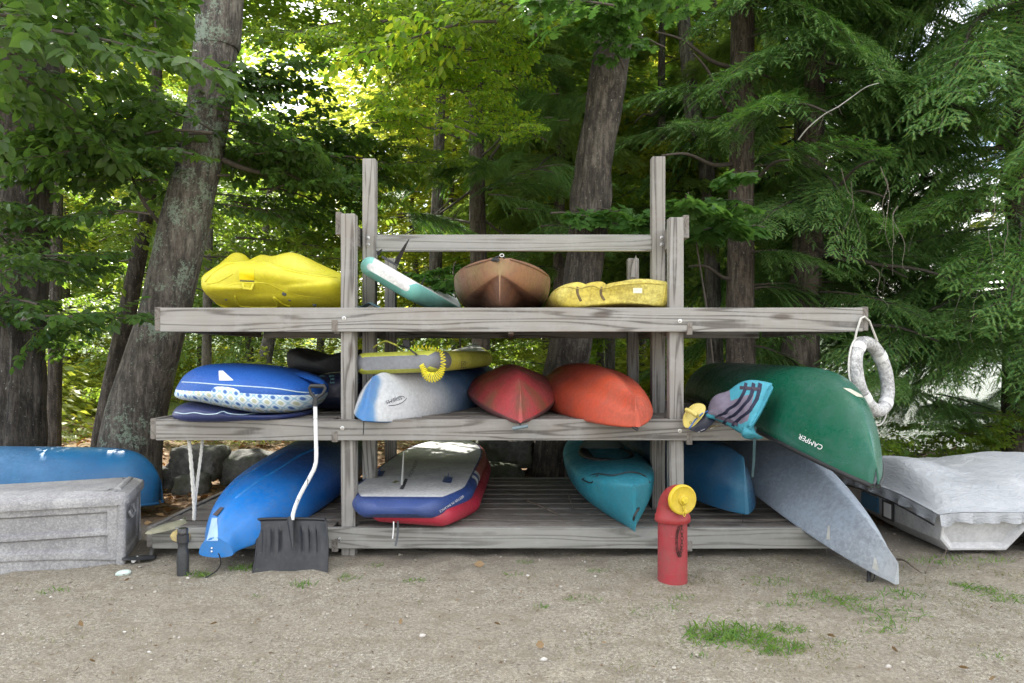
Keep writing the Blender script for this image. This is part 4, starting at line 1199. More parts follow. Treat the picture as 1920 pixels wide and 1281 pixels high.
mb = MB(); mb.tube(cat_rom(np.array([tuple(P(*q)) for q in ((548, 975, 4.40), (551, 958, 4.41), (562, 930, 4.42), (582, 893, 4.44), (590, 876, 4.45), (593, 855, 4.46), (592, 810, 4.48), (591, 757, 4.50))]), 4), .0125, 12)
WHP = plain('chipped_white_paint', (.66,.67,.68), .4, var=.12, scale=8)
k__ = N_(WHP.node_tree); bb = WHP.node_tree.nodes['Principled BSDF']
src = bb.inputs['Base Color'].links[0].from_socket
fl_ = k__.ramp(k__.noise(k__.coord('Object', (30, 30, 9)), 1.6, 4, .7), [(.60, 0.), (.64, .9)])
k__.l(k__.mix(fl_, src, (.08,.07,.06)), bb.inputs['Base Color'])
mb.build('handle', WHP, sh, smooth=60)
mb = MB(); mb.tube([P(591, 762, 4.50), P(592, 745, 4.50)], .017, 12); mb.build('grip_collar', MSH, sh, smooth=50)
mb = MB(); mb.tube([P(592, 748, 4.50), P(583, 738, 4.50), P(580, 728, 4.50), P(582, 724, 4.50), P(608, 724, 4.50), P(610, 728, 4.50), P(606, 738, 4.50), P(592, 748, 4.50)], [.010,.010,.010,.013,.013,.010,.010,.010], 10); mb.build('grip', MSH, sh, smooth=60)

# ------------------------------------------------------------------ grey deck box, left
MBX = nmat('speckled_grey_plastic', .6)
def boxmat():
    m, nt, b = nmat('faded_grey_box_plastic', .6); k = N_(nt); v = k.coord('Object', rnd=False)
    f1 = k.noise(v, 75, 5, .8); f2 = k.noise(v, 3, 5, .7); s = k.n('ShaderNodeSeparateXYZ'); k.l(v, s.inputs[0])
    c = k.mix(k.ramp(k.math('ADD', k.math('MULTIPLY', f1, .7), k.math('MULTIPLY', f2, .45)), [(.50, 0.), (.70, 1.)]), (.20,.197,.205), (.40,.40,.40))
    c = k.mix(k.ramp(k.noise(k.coord('Object', (8, 8, 1.2), rnd=False), 2, 4), [(.5, 0.), (.75, .35)]), c, (.13,.13,.14))
    k.l(c, b.inputs['Base Color']); k.bump(f1, b, .35, .004); return m
MBX = boxmat()
bxo = Vector((-2.30, 4.38, 0)); bu = Vector((-math.cos(R(18)), -math.sin(R(18)), 0)); bv = Vector((-math.sin(R(18)), math.cos(R(18)), 0))
box = thing('storage_box', 'long speckled grey plastic deck box at the left edge', 'storage box', bxo)
def BX(u, v, z): return bxo + bu*u + bv*v + Vector((0, 0, z*.86))
L_, D_, Hh = 1.30, .60, .435
# body wall: front with recessed panels built as relief grid
def panel_depth(u, z):
    d = 0
    def inset(u0, u1, z0, z1):
        e = min(u-u0, u1-u, z-z0, z1-z); return max(0., min(1., e/.012))
    arch = .075 + .045*(1-((u-.65)/.60)**2)
    d += .022*inset(.085, L_-.085, .245, .375)
    d += .022*inset(.085, L_-.085, arch+.01, .215)
    d += .010*inset(.03, L_-.03, .012 if False else -.2, arch-.035)
    d += .0020*max(0, math.cos((u*30)))**20
    return d
nu, nz = 150, 60; g = []
for i in range(nz+1):
    z = Hh*i/nz
    g.append([BX(u_, panel_depth(u_, z) + .012*(1-z/Hh), z) for u_ in [L_*j/nu for j in range(nu+1)]])
mb = MB(); mb.grid(g); mb.build('front_panel', MBX, box, smooth=30, fix=False)
def sd(vv, z):
    e = max(0., min(1., min(vv-.06, D_-.06-vv, z-.06, .37-z)/.010)); e2 = max(0., min(1., min(vv-.16, D_-.16-vv, z-.27, .34-z)/.006))
    return .010*e + .022*e2
g = []
for i in range(41):
    z = Hh*i/40; g.append([BX(sd(D_*j/50, z) + .010*(1-z/Hh), D_*j/50 + .012*(1-z/Hh)*(j == 0), z) for j in range(51)])
mb = MB(); mb.grid(g); mb.build('side_panel', MBX, box, smooth=30, fix=False)
mb = MB(); mb.add([BX(0, D_, 0), BX(L_, D_, 0), BX(L_, D_, Hh), BX(0, D_, Hh), BX(L_, 0, 0), BX(L_, 0, Hh)], [(0, 1, 2, 3), (1, 4, 5, 2)]); mb.build('back_panel', MBX, box)
mb = MB(); mb.tube([BX(.018, .02, 0.0), BX(.012, .012, Hh)], .026, 14); mb.build('corner_post', MBX, box, smooth=50)
mb = MB(); g = []
for k, (ov, z) in enumerate(((.0, Hh+.003), (.026, Hh-.012), (.030, Hh+.030), (.022, Hh+.048), (-.03, Hh+.060), (-.10, Hh+.066))):
    r = []
    cr = .05
    for cx, cy, a0 in ((cr, cr, 180), (L_-cr, cr, 270), (L_-cr, D_-cr, 0), (cr, D_-cr, 90)):
        for q in range(7):
            a = R(a0 + 15*q); r.append(BX(cx+(cr+ov)*math.cos(a), cy+(cr+ov)*math.sin(a), z + (.012 if (k > 3 and cx < .2) else 0)))
    g.append(r)
mb.grid(g, closed=True, caps=True); lid = mb.build('lid', MBX, box, smooth=35)
mb = MB(); mb.tube([BX(.05, .10, Hh+.066), BX(.05, .5, Hh+.066)], .022, 10); mb.build('lid_corner_rib', MBX, lid, smooth=50)
mb = MB(); mb.tube([BX(.010, .22, .33), BX(-.006, .23, .285), BX(-.006, .36, .285), BX(.010, .37, .33)], .010, 8); mb.build('side_handle', MBX, box, smooth=50)

# ------------------------------------------------------------------ small things by the box
MBOT = plain('hammered_dark_bottle', (.055,.058,.062), .28, .3, var=.4, scale=140, bump=.9)
bx_ = G(343, 1079)
bt = thing('bottle', 'dark hammered metal drinking bottle standing on the sand by the bright blue kayak', 'bottle', bx_)
mb = MB(); mb.lathe([(0, .028), (.003, .032), (.09, .034), (.13, .031), (.155, .026), (.175, .027), (.185, .030)], bx_, n=28); mb.build('body', MBOT, bt, smooth=50)
mb = MB(); mb.lathe([(.186, .030), (.188, .033), (.232, .033), (.234, .029)], bx_, n=28); mb.build('collar', plain('matt_black', (.03,.03,.033), .45), bt, smooth=40)
mb = MB(); mb.lathe([(.235, .027), (.236, .029), (.262, .029), (.268, .024)], bx_, n=28); mb.build('cap', plain('gloss_black', (.03,.03,.033), .2), bt, smooth=40)
def blade(name, label, tip, base, width, th, mat, shaft=None, up=Vector((0, 0, 1)), shaft_mat=None, r=.014):
    t = thing(name, label, 'paddle', base)
    tip, base = Vector(tip), Vector(base); ax = (base-tip); n = 12; sd_ = ax.cross(up).normalized(); nn = sd_.cross(ax).normalized(); g = []
    for k in range(n+1):
        q = k/n; w = width/2*max(.12, math.sin(PI*min(1, .06+q*.80))**.65) if q < .95 else width/2*.2
        c = tip + ax*q; g.append([c+sd_*w - nn*.006, c+nn*th, c-sd_*w - nn*.006, c-nn*th])
    g = body_from_rings(g, 1, 3)
    mb = MB(); mb.grid(g, closed=True, caps=True); mb.build('blade', mat, t, smooth=60)
    if shaft is not None:
        mb = MB(); mb.tube([base - ax.normalized()*.03, shaft], r, 10); mb.build('shaft', shaft_mat or MBOLT, t, smooth=50)
    return t
BEI = plain('beige_paddle', (.36,.35,.25), .5, var=.3, scale=12)
TAN = plain('tan_yellow_paddle', (.48,.38,.16), .5, var=.35, scale=14)
blade('paddle', 'beige pointed paddle blade lying on the left end of the bottom shelf', P(279, 999, 4.42), P(345, 976, 4.75), .155, .010, BEI, shaft=P(400, 955, 5.6))
blade('paddle', 'yellowish tan paddle blade between the bottle and the bright blue kayak', P(322, 1008, 4.46), P(356, 1000, 4.56), .10, .010, TAN, up=Vector((.2, -.8, .6)))
blade('paddle', 'black paddle blade with a white ferrule lying on the sand by the box', P(228, 1058, 4.38)+Vector((0, 0, .035)), P(292, 1052, 4.52)+Vector((0, 0, .03)), .12, .009, plain('black_blade', (.03,.032,.036), .4), shaft=P(292, 1000, 4.75), r=.011)
mb = MB(); mb.tube([P(249, 1052, 4.40), P(258, 1046, 4.44)], .013, 10); tag(mb.build('ferrule', WP_, smooth=50), 'white ferrule ring at the throat of the black paddle by the box', 'ferrule')
q = G(231, 1079); mb = MB(); g = []
for k in range(9):
    s = -math.cos(PI*k/8); w = math.sqrt(max(0.0004, 1-s*s)); g.append([q+Vector((s*.045, .03*w*math.cos(a), .012+.020*w*math.sin(a)+.006*s)) for a in np.linspace(0, 2*PI, 13)[:-1]])
mb.grid(g, closed=True, caps=True); tag(mb.build('float_ball', plain('pale_aqua_plastic', (.50,.60,.55), .45), smooth=80), 'pale aqua oval float lying on the sand beside the grey box', 'float')

# ------------------------------------------------------------------ buoyancy vest, paddles on the middle shelf, right
MV_G = plain('grey_neoprene', (.16,.14,.19), .75, var=.25, scale=25); MV_T = plain('turquoise_neoprene', (.045,.27,.35), .7, var=.2, scale=25); MV_N = plain('navy_webbing', (.012,.015,.045), .7, var=.3, scale=80, bump=.4)
vest = thing('life_vest', 'turquoise and grey buoyancy vest with navy straps draped over the canoe side', 'life vest', P(1400, 820, 4.55))
TL, TR, BR, BL = (1345, 752), (1432, 718), (1398, 812), (1318, 780)
edge_top = [(1330,776),(1335,757),(1345,744),(1368,736),(1388,722),(1410,716),(1448,722)]
edge_bot = [(1318,784),(1345,786),(1365,796),(1382,802),(1395,808),(1404,800),(1416,786)]
def vest_pt(u, v):
    a = cat_rom(np.array(edge_top, float), 8); b2 = cat_rom(np.array([(1322,780),(1340,783),(1358,790),(1376,800),(1392,810),(1400,806),(1408,800)], float), 8)
    i = u*(len(a)-1); i0 = int(i); f = i-i0; i1 = min(i0+1, len(a)-1)
    A1 = a[i0]*(1-f)+a[i1]*f; B1 = b2[i0]*(1-f)+b2[i1]*f
    p = A1*(1-v)+B1*v
    bulge = .05*math.sin(PI*v)**.6*math.sin(PI*min(1, max(0, u)))**.4
    Y = 4.66 - .36*u - .10*v - bulge + .012*noise.noise(Vector((u*5, v*5, 2)))
    return P(p[0], p[1], Y)
def _cy(x, y):
    q = hit(CANOE_TREE, x, y, 0); return q.y if q is not None else None
0 and print('OBJ canoe depth', [(x, y, _cy(x, y)) for x, y in ((1345,750),(1390,740),(1440,730),(1420,770),(1395,800),(1450,790))])
g = [[vest_pt(j/40, i/24) for j in range(41)] for i in range(25)]
def mv(i, j):
    u, v = j/40, i/24
    if (u > .86) or (v > .80 and u > .25) or (v < .28 and .52 < u < .9): return 1
    if u < .3 and v > .72: return 1
    return 0
mb = MB(); mb.grid(g, m=mv); vo = mb.build('front_panel', [MV_G, MV_T], vest, smooth=80, solid=.03); tv = bvh(vo)
for k in range(3):
    o_ = k*13
    c = cat_rom(np.array([(1403+o_*.9, 722-o_*.0), (1398+o_*.9, 742+o_*.3), (1385+o_*.85, 760+o_*.55), (1362+o_*.8, 775+o_*.75), (1343+o_*.8, 786+o_*.8)], float), 6)
    qs = []
    for x, y in c:
        q = hit(tv, x, y, .018)
        if q is not None: qs.append(q)
    if len(qs) > 3:
        mb = MB(); g2 = [[p+Vector((-.013, 0, .006)), p+Vector((.013, 0, -.006))] for p in qs]; mb.grid(g2); mb.build('webbing', MV_N, vest, solid=.003)
for a_, b__ in (((1392, 731), (1426, 735)), ((1345, 778), (1388, 797))):
    qs = [hit(tv, a_[0]+(b__[0]-a_[0])*t, a_[1]+(b__[1]-a_[1])*t, .022) for t in np.linspace(0, 1, 6)]; qs = [p for p in qs if p is not None]
    if len(qs) > 1: mb = MB(); mb.grid([[p+Vector((0, 0, -.010)), p+Vector((0, 0, .010))] for p in qs]); mb.build('cross_strap', plain('purple_grey_webbing', (.06,.045,.07), .7), vest, solid=.004)
mb = MB(); mb.grid(body_from_rings([[P(1444, 722, 4.24), P(1450, 726, 4.20), P(1447, 735, 4.24), P(1440, 730, 4.29)], [P(1425, 762, 4.24), P(1430, 766, 4.20), P(1428, 775, 4.24), P(1418, 770, 4.29)], [P(1404, 800, 4.22), P(1410, 800, 4.18), P(1408, 808, 4.22), P(1396, 806, 4.26)]], 4, 2), closed=True, caps=True); mb.build('side_panel', MV_T, vest, smooth=70)
mb = MB(); mb.grid(body_from_rings([[P(1393,800,4.27),P(1402,796,4.24),P(1412,798,4.24),P(1404,804,4.30)], [P(1390,815,4.27),P(1402,812,4.22),P(1418,812,4.23),P(1405,818,4.30)], [P(1396,822,4.26),P(1412,819,4.24),P(1432,821,4.25),P(1415,825,4.29)]], 4, 2), closed=True, caps=True); mb.build('tail_flap', MV_T, vest, smooth=70)
mb = MB(); mb.grid([[P(1412,800,4.24), P(1418,800,4.24)], [P(1412,830,4.26), P(1417,830,4.26)], [P(1411,860,4.28), P(1416,860,4.28)], [P(1409,895,4.29), P(1413,895,4.29)]]); mb.build('hanging_strap', plain('dark_teal_strap', (.03,.07,.08), .7), vest, solid=.004)
def scoop_outline(name, label, poly, Y0, Y1, mat, cat, th=.012, cup=.012):
    """a thin moulded blade whose px outline leans from Y0 (bottom) to Y1 (top)"""
    ys = [b for a, b in poly]; lo, hi = min(ys), max(ys); cx = sum(a for a, b in poly)/len(poly); cy = sum(ys)/len(ys)
    dep = lambda y: Y1 + (Y0-Y1)*(y-lo)/(hi-lo)
    g = []
    for k, off in ((1.0, 0), (1.0, -th*.5), (.93, -th), (.82, -th*.6), (.5, -th*.6+cup), (.05, -th*.6+cup*1.3)):
        g.append([P(cx+(x-cx)*k, cy+(y-cy)*k, dep(cy+(y-cy)*k)) + Vector((0, off, 0)) for x, y in poly])
    g.insert(0, [P(cx+(x-cx)*.05, cy+(y-cy)*.05, dep(cy)) + Vector((0, .012, 0)) for x, y in poly])
    mb = MB(); mb.grid(body_from_rings(g, 1, 3), closed=True, caps=True); o = mb.build('blade', mat, thing(name, label, cat, P(cx, hi, Y0)), smooth=50)
    return o
MYB = plain('pale_yellow_blade', (.58,.48,.13), .45, var=.2, scale=9)
o = scoop_outline('hand_paddle', 'pale yellow moulded hand paddle leaning against the right front post', [(1280,790),(1282,778),(1290,766),(1300,758),(1312,756),(1321,760),(1323,767),(1318,780),(1308,792),(1298,801),(1290,803),(1283,800)], 4.46, 4.56, MYB, 'hand paddle')
mb = MB(); mb.tube([P(1286,768,4.50), P(1296,772,4.47), P(1305,778,4.45), P(1308,781,4.47)], [.012,.016,.017,.012], 10); mb.build('grip', MYB, o.parent, smooth=60)
lettering('letter', 'G', 1295, 793, 5, -15, o, plain('dark_mark', (.06,.05,.02), .5), o.parent, off=.002)
o = scoop_outline('kayak_paddle', 'black paddle blade with a blue edge between the yellow hand paddle and the vest', [(1293,806),(1300,794),(1312,782),(1322,772),(1328,768),(1340,771),(1349,776),(1342,788),(1330,800),(1320,809),(1308,810)], 4.44, 4.56, plain('black_blue_blade', (.012,.014,.025), .35), 'paddle')
mb = MB(); mb.tube([P(1292,804,4.43), P(1303,788,4.47), P(1316,776,4.51), P(1327,771,4.54)], .005, 6); mb.build('blue_edge', plain('blue_edge_plastic', (.05,.13,.38), .4), o.parent, smooth=50)
mb = MB(); mb.tube([P(1309,811,4.43), P(1326,803,4.46), P(1348,780,4.53)], .0035, 6); mb.build('silver_edge', MBOLT, o.parent, smooth=50)
o = scoop_outline('kayak_paddle', 'yellow paddle blade under the vest on the middle shelf', [(1325,799),(1336,792),(1348,788),(1356,787),(1358,791),(1352,797),(1342,800),(1330,801)], 4.52, 4.66, TAN, 'paddle')
mb = MB(); mb.tube([P(1332,804,4.53), P(1350,796,4.56), P(1375,792,4.62)], .004, 6); mb.build('cord', ROPEM, o.parent, smooth=50)

# ------------------------------------------------------------------ covered pedal boat, right
MHU = plastic('pale_grey_hull', (.66,.66,.66), (.60,.60,.61), .42, dirt=.35, dirt_col=(.17,.17,.18), scratch=.1)
def tarp():
    m, nt, b = nmat('silver_tarp', .48); k = N_(nt); v = k.coord('Object', rnd=False)
    c = k.mix(k.noise(v, 7, 5, .7), (.29,.31,.335), (.44,.455,.475)); c = k.mix(k.ramp(k.noise(v, 140, 2), [(.68, 0.), (.72, .6)]), c, (.12,.12,.12))
    k.l(c, b.inputs['Base Color'])
    w = k.noise(k.coord('Object', (3, 2, 11), rnd=False), 2.2, 5, .65, 2.2); w2 = k.noise(v, 26, 4, .6, 1.5)
    k.bump(k.math('ADD', w, k.math('MULTIPLY', w2, .35)), b, .45, .05); return m
MT = tarp()
pb = thing('pedal_boat', 'pale grey pedal boat under a silver tarpaulin at the right edge', 'pedal boat', P(1850, 1038, 4.65))
XW = 2.66
def hullrow(Y, rise, near):
    # one float: section across X from 2.66 to 3.2
    z0 = .02+rise; zt = .235 + .0*Y
    ins = .05 if not near else .06
    return [(XW+ins+.02, Y, z0), (XW+.012, Y, z0+.07), (XW, Y, zt), (XW+.58, Y, zt), (XW+.50, Y, z0+.07), (XW+.43, Y, z0)]
rws = []
for Y, rise, k in ((4.60, .05, .86), (4.57, .02, .95), (4.60, .0, 1.0), (4.8, .0, 1), (5.2, .0, 1), (5.6, .02, 1), (6.1, .07, 1), (6.5, .13, .98), (6.7, .2, .6)):
    r = hullrow(Y, rise, 0); cxm = XW+.29
    r = [((x-cxm)*k+cxm, y + (0.05 if Y < 4.62 and z < .15 else 0), z if z < .2 else z) for x, y, z in r]
    rws.append([Vector(p) for p in r])
for name_, dx in (('float', 0), ('float', .82)):
    mb = MB(); mb.grid(body_from_rings([[p+Vector((dx, 0, 0)) for p in r] for r in rws], 2, 1), closed=True, caps=True); mb.build(name_, MHU, pb, smooth=35, bevel=.02)
mb = MB(); mb.box(XW-.01, XW+1.42, 4.62, 6.6, .215, .26); mb.build('deck', MHU, pb, bevel=.02)
mb = MB(); mb.lathe([(0, .005), (.0, .12), (.16, .12), (.16, .005)], (XW+.61, 4.95, .14), (1, 0, 0), 8); mb.build('paddle_wheel', plastic('dark_grey_paddle', (.16,.165,.18), None, .5, scratch=0), pb, bevel=.008)
mb = MB(); mb.box(XW+.585, XW+.80, 4.62, 4.66, .03, .19); mb.build('rudder_plate', plastic('grey_rudder', (.24,.25,.28), None, .5, scratch=0), pb, bevel=.015)
# tarp: draped height field with skirt
def tz(x, y):
    u, v = (x-XW)/1.45, (y-4.6)/2.1
    h = .06 + .125*math.exp(-((u-.10)/.16)**2)*math.exp(-((v-.36)/.24)**2)*1.0 + .165*math.exp(-((u-.72)/.40)**2)*math.exp(-((v-.36)/.30)**2) + .05*math.exp(-((v-.4)/.5)**2)
    h += .020*noise.noise(Vector((x*3.2, y*3.2, 1))) + .014*noise.noise(Vector((x*9 + y*6, y*3, 4)))
    e = min(1, max(0, min(u, 1-u)/.05)); e2 = min(1, max(0, min(v, 1-v)/.12))
    return .262 + h*(.25+.75*e**.5)*(.15+.85*e2**.5)
g = []; NX, NY = 70, 70
def trow(j, i):
    x = XW-.03 + 1.51*j/NX; y = 4.56 + 2.1*i/NY; return Vector((x, y, tz(min(max(x, XW), XW+1.45), max(y, 4.6))))
for i in range(NY+1): g.append([trow(j, i) for j in range(NX+1)])
mb = MB(); mb.grid(g)
def skirt(edge, out, k):
    mb2 = []
    for s_ in range(5):
        t = s_/4; mb2.append([p + Vector(out)*(.012+.018*math.sin(i*.9+k)*t + .01*math.sin(i*2.3)*t) - Vector((0, 0, (.05+.02*noise.noise(Vector((i*.23, k, 0))))*t*1.3)) for i, p in enumerate(edge)])
    return mb2
mb.grid(skirt(g[0], (0, -1, 0), 1.)); mb.grid(skirt([r[0] for r in g], (-1, 0, 0), 2.)); mb.grid(skirt([r[-1] for r in g], (1, 0, 0), 3.))
cov = mb.build('cover', MT, pb, smooth=80, fix=False)
mb = MB(); mb.tube(cat_rom(np.array([tuple(p + Vector((-.03, 0, -.065))) for p in [r[0] for r in g][::6]]), 2), .006, 6); mb.build('draw_cord', BLACK, pb, smooth=60)
hf = bvh(cov)
mb = MB(); mb.box(XW-.008, XW-.002, 5.36, 5.62, .10, .21); mb.build('blue_decal', plain('blue_decal', (.03,.16,.30), .4), pb)
mb = MB(); mb.box(XW-.010, XW-.004, 5.14, 5.30, .085, .215); lab = mb.build('registration_label', plain('dark_label', (.03,.035,.04), .4), pb)
mb = MB(); mb.box(XW-.0125, XW-.0105, 5.17, 5.27, .10, .20); mb.build('label_print', WP_, pb)
# log/stick pieces and twigs by the pedal boat
TW = plain('grey_twig', (.16,.13,.10), .9, var=.5)
def twig(pts, r, label, ):
    mb = MB(); mb.tube(cat_rom(np.array([tuple(p) for p in pts]), 4), [r*(1-.7*i/(4*(len(pts)-1))) for i in range(4*(len(pts)-1)+1)], 5)
    return tag(mb.build('twig', TW, smooth=60), label, 'twig')
twig([G(1674, 1052, .01), G(1695, 1060, .03), G(1715, 1072, .02), G(1728, 1078, .01)], .009, 'dark curved twig on the gravel below the left end of the pedal boat')
twig([G(1735, 1078, .01), G(1750, 1066, .05), G(1768, 1052, .02), G(1776, 1046, .06)], .005, 'thin forked twig standing in the gravel in front of the pedal boat')
twig([P(990, 939, 5.3), P(1020, 952, 5.05), P(1045, 965, 4.9), P(1066, 985, 4.7)], .007, 'long thin twig lying across the bottom shelf boards')
twig([P(1065, 925, 5.4), P(1072, 945, 5.2), P(1077, 962, 5.0)], .006, 'short dark twig on the bottom shelf left of the turquoise kayak')
mb = MB(); mb.tube([G(1400, 1041, .02), G(1450, 1040, .01)], .012, 6)
for k_i, (a_, b__, c__) in enumerate((((1008, 826), (1030, 858), 'x'),)): pass
# ------------------------------------------------------------------ vegetation
def mesh_np(name, V, Fq, mats, mi=None, T=None):
    """V (n,3); Fq (m,4) quads; T (k,3) tris"""
    me = bpy.data.meshes.new(name)
    nq, ntri = (0 if Fq is None else len(Fq)), (0 if T is None else len(T))
    me.vertices.add(len(V)); me.vertices.foreach_set('co', np.asarray(V, np.float32).ravel())
    loops = []
    if nq: loops.append(np.asarray(Fq).ravel())
    if ntri: loops.append(np.asarray(T).ravel())
    lp = np.concatenate(loops).astype(np.int32)
    me.loops.add(len(lp)); me.loops.foreach_set('vertex_index', lp)
    me.polygons.add(nq+ntri)
    st = np.concatenate([np.arange(nq)*4, nq*4 + np.arange(ntri)*3]).astype(np.int32)
    me.polygons.foreach_set('loop_start', st)
    for m in mats: me.materials.append(m)
    if mi is not None: me.polygons.foreach_set('material_index', np.asarray(mi, np.int32))
    me.update(); me.validate()
    return me

def unit(a): return a/np.maximum(1e-9, np.linalg.norm(a, axis=-1, keepdims=True))

def leaves_np(B, D, Nn, S, kind='broad', wid=.52):
    """leaf geometry at base B, along D, normal Nn, length S -> verts, quads"""
    D = unit(D); X = unit(np.cross(D, Nn)); Z = np.cross(X, D)
    if kind == 'broad':       # folded leaf, 6 verts, 2 quads per half
        T_ = [(0, 0, 0), (.30, .5, .05), (.68, .42, .02), (1, 0, -.10), (.68, -.42, .02), (.30, -.5, .05), (.5, 0, -.03)]
        Q = [(0, 1, 2, 6), (6, 2, 3, 3), (0, 6, 4, 5), (6, 3, 4, 4)]
        tri = [(0, 1, 6), (1, 2, 6), (2, 3, 6), (0, 6, 5), (6, 4, 5), (6, 3, 4)]
    elif kind == 'quad':
        T_ = [(0, 0, 0), (.45, .5, .06), (1, 0, -.05), (.45, -.5, .06)]
        tri = [(0, 1, 2), (0, 2, 3)]
    elif kind == 'maple':
        half = [(0, 0), (.02, .22), (-.05, .50), (.16, .42), (.22, .62), (.36, .60), (.52, .78), (.56, .52), (.50, .30), (.66, .34), (.78, .22), (.80, .10), (1.05, 0)]
        pts = [(a, b, -.10*b) for a, b in half] + [(a, -b, -.10*b) for a, b in half[1:-1]][::-1]
        T_ = [(.35, 0, .02)] + pts; n = len(pts)
        tri = [(0, 1+i, 1+(i+1) % n) for i in range(n)]
    elif kind == 'oak':
        half = [(0, 0), (.10, .10), (.14, .30), (.24, .14), (.36, .40), (.46, .15), (.60, .42), (.70, .16), (.84, .26), (1.0, 0)]
        pts = [(a, b, -.08*b) for a, b in half] + [(a, -b, -.08*b) for a, b in half[1:-1]][::-1]
        T_ = [(.45, 0, .02)] + pts; n = len(pts)
        tri = [(0, 1+i, 1+(i+1) % n) for i in range(n)]
    T_ = np.array(T_, float); T_[:, 1] *= wid*(2 if kind in ('x',) else 1)*(1 if kind in ('broad', 'quad') else 1.2)
    n = len(B)
    V = B[:, None, :] + S[:, None, None]*(T_[None, :, 0:1]*D[:, None, :] + T_[None, :, 1:2]*X[:, None, :] + T_[None, :, 2:3]*Z[:, None, :])
    k = len(T_); tr = np.array(tri)[None] + (np.arange(n)*k)[:, None, None]
    return V.reshape(-1, 3), tr.reshape(-1, 3)

def tube_np(pts, r0, r1, n=5):
    mb = MB(); m = len(pts); mb.tube(pts, [r0+(r1-r0)*i/(m-1) for i in range(m)], n)
    q = [f for f in mb.f if len(f) == 4]
    return np.array([tuple(v) for v in mb.v]), np.array(q)

def bough(name, seed, L=1.6, leaf=.10, dens=1.0, kind='broad', wid=.52, bark_m=None, leaf_m=None, droop=.25, spread=.75, parts=False):
    """layered broadleaf branch growing along +x"""
    r = np.random.default_rng(seed)
    VV, QQ, TT, off = [], [], [], 0
    main = []
    p = np.zeros(3); d = np.array([1., 0, .12])
    for i in range(9):
        main.append(p.copy()); p = p + unit(d)*L/8; d = d + np.array([0, r.normal(0, .10), r.normal(-.02, .06) - droop*.07])
    V, Q = tube_np(main, .007*L+.004, .003, 5); VV.append(V); QQ.append(Q); off += len(V)
    B, D, N_l, S = [], [], [], []
    def put_leaves(pl, n):
        pl = np.array(pl); seg = len(pl)-1
        for k in range(n):
            t = (k+.6)/n*seg; i = min(seg-1, int(t)); q = pl[i]*(1-(t-i))+pl[i+1]*(t-i); dd = unit(pl[i+1]-pl[i])
            side = np.array([-dd[1], dd[0], 0])*(1 if k % 2 else -1)
            B.append(q + r.normal(0, .006, 3)); D.append(dd*.55 + side*.8 + np.array([0, 0, -.25-.35*r.random()]) + r.normal(0, .18, 3))
            N_l.append(np.array([0, 0, 1.]) + r.normal(0, .38, 3)); S.append(leaf*(.65+.6*r.random()))
        B.append(pl[-1]); D.append(unit(pl[-1]-pl[-2])+np.array([0, 0, -.3])); N_l.append(np.array([0, 0, 1.])+r.normal(0, .3, 3)); S.append(leaf)
    ns = int(11*dens*max(.7, L/1.6))
    for k in range(ns):
        t = .12+.86*k/ns; i = min(7, int(t*8)); q = main[i]*(1-(t*8-i))+main[i+1]*(t*8-i)
        sg = 1 if k % 2 else -1; ln = L*spread*(.55-.38*t)*(.7+.6*r.random()); dd = unit(np.array([.75, sg*(.85+.2*r.random()), r.normal(.02, .18)])); tw = [q]
        for j in range(5):
            q = q + dd*ln/5; dd = unit(dd + np.array([.05, r.normal(0, .10), r.normal(-.05, .08)])); tw.append(q)
        V, Q = tube_np(tw, .004, .0015, 4); VV.append(V); QQ.append(Q+off); off += len(V)
        put_leaves(tw, max(3, int(ln/(leaf*.40)*dens)))
        for j in (1, 2, 3, 4):
            if r.random() < .75:
                l2 = ln*.42*(.6+.7*r.random()); d2 = unit(np.array([.6, (1 if (j+k) % 2 else -1)*.9, r.normal(-.05, .25)]))
                t2 = [tw[j], tw[j]+d2*l2*.5, tw[j]+d2*l2+np.array([0, 0, -.05*l2])]
                put_leaves(t2, max(2, int(l2/(leaf*.42)*dens)))
    put_leaves(main[4:], 8)
    B, D, N_l, S = map(np.array, (B, D, N_l, S))
    if parts:
        return mesh_np(name, np.concatenate(VV), np.concatenate(QQ), [bark_m], None), (B, D, N_l, S)
    Vl, Tl = leaves_np(B, D, N_l, S, kind, wid)
    V = np.concatenate(VV+[Vl]); Q = np.concatenate(QQ); T = Tl + off
    me = mesh_np(name, V, Q, [bark_m, leaf_m], [0]*len(Q)+[1]*len(T), T)
    return me

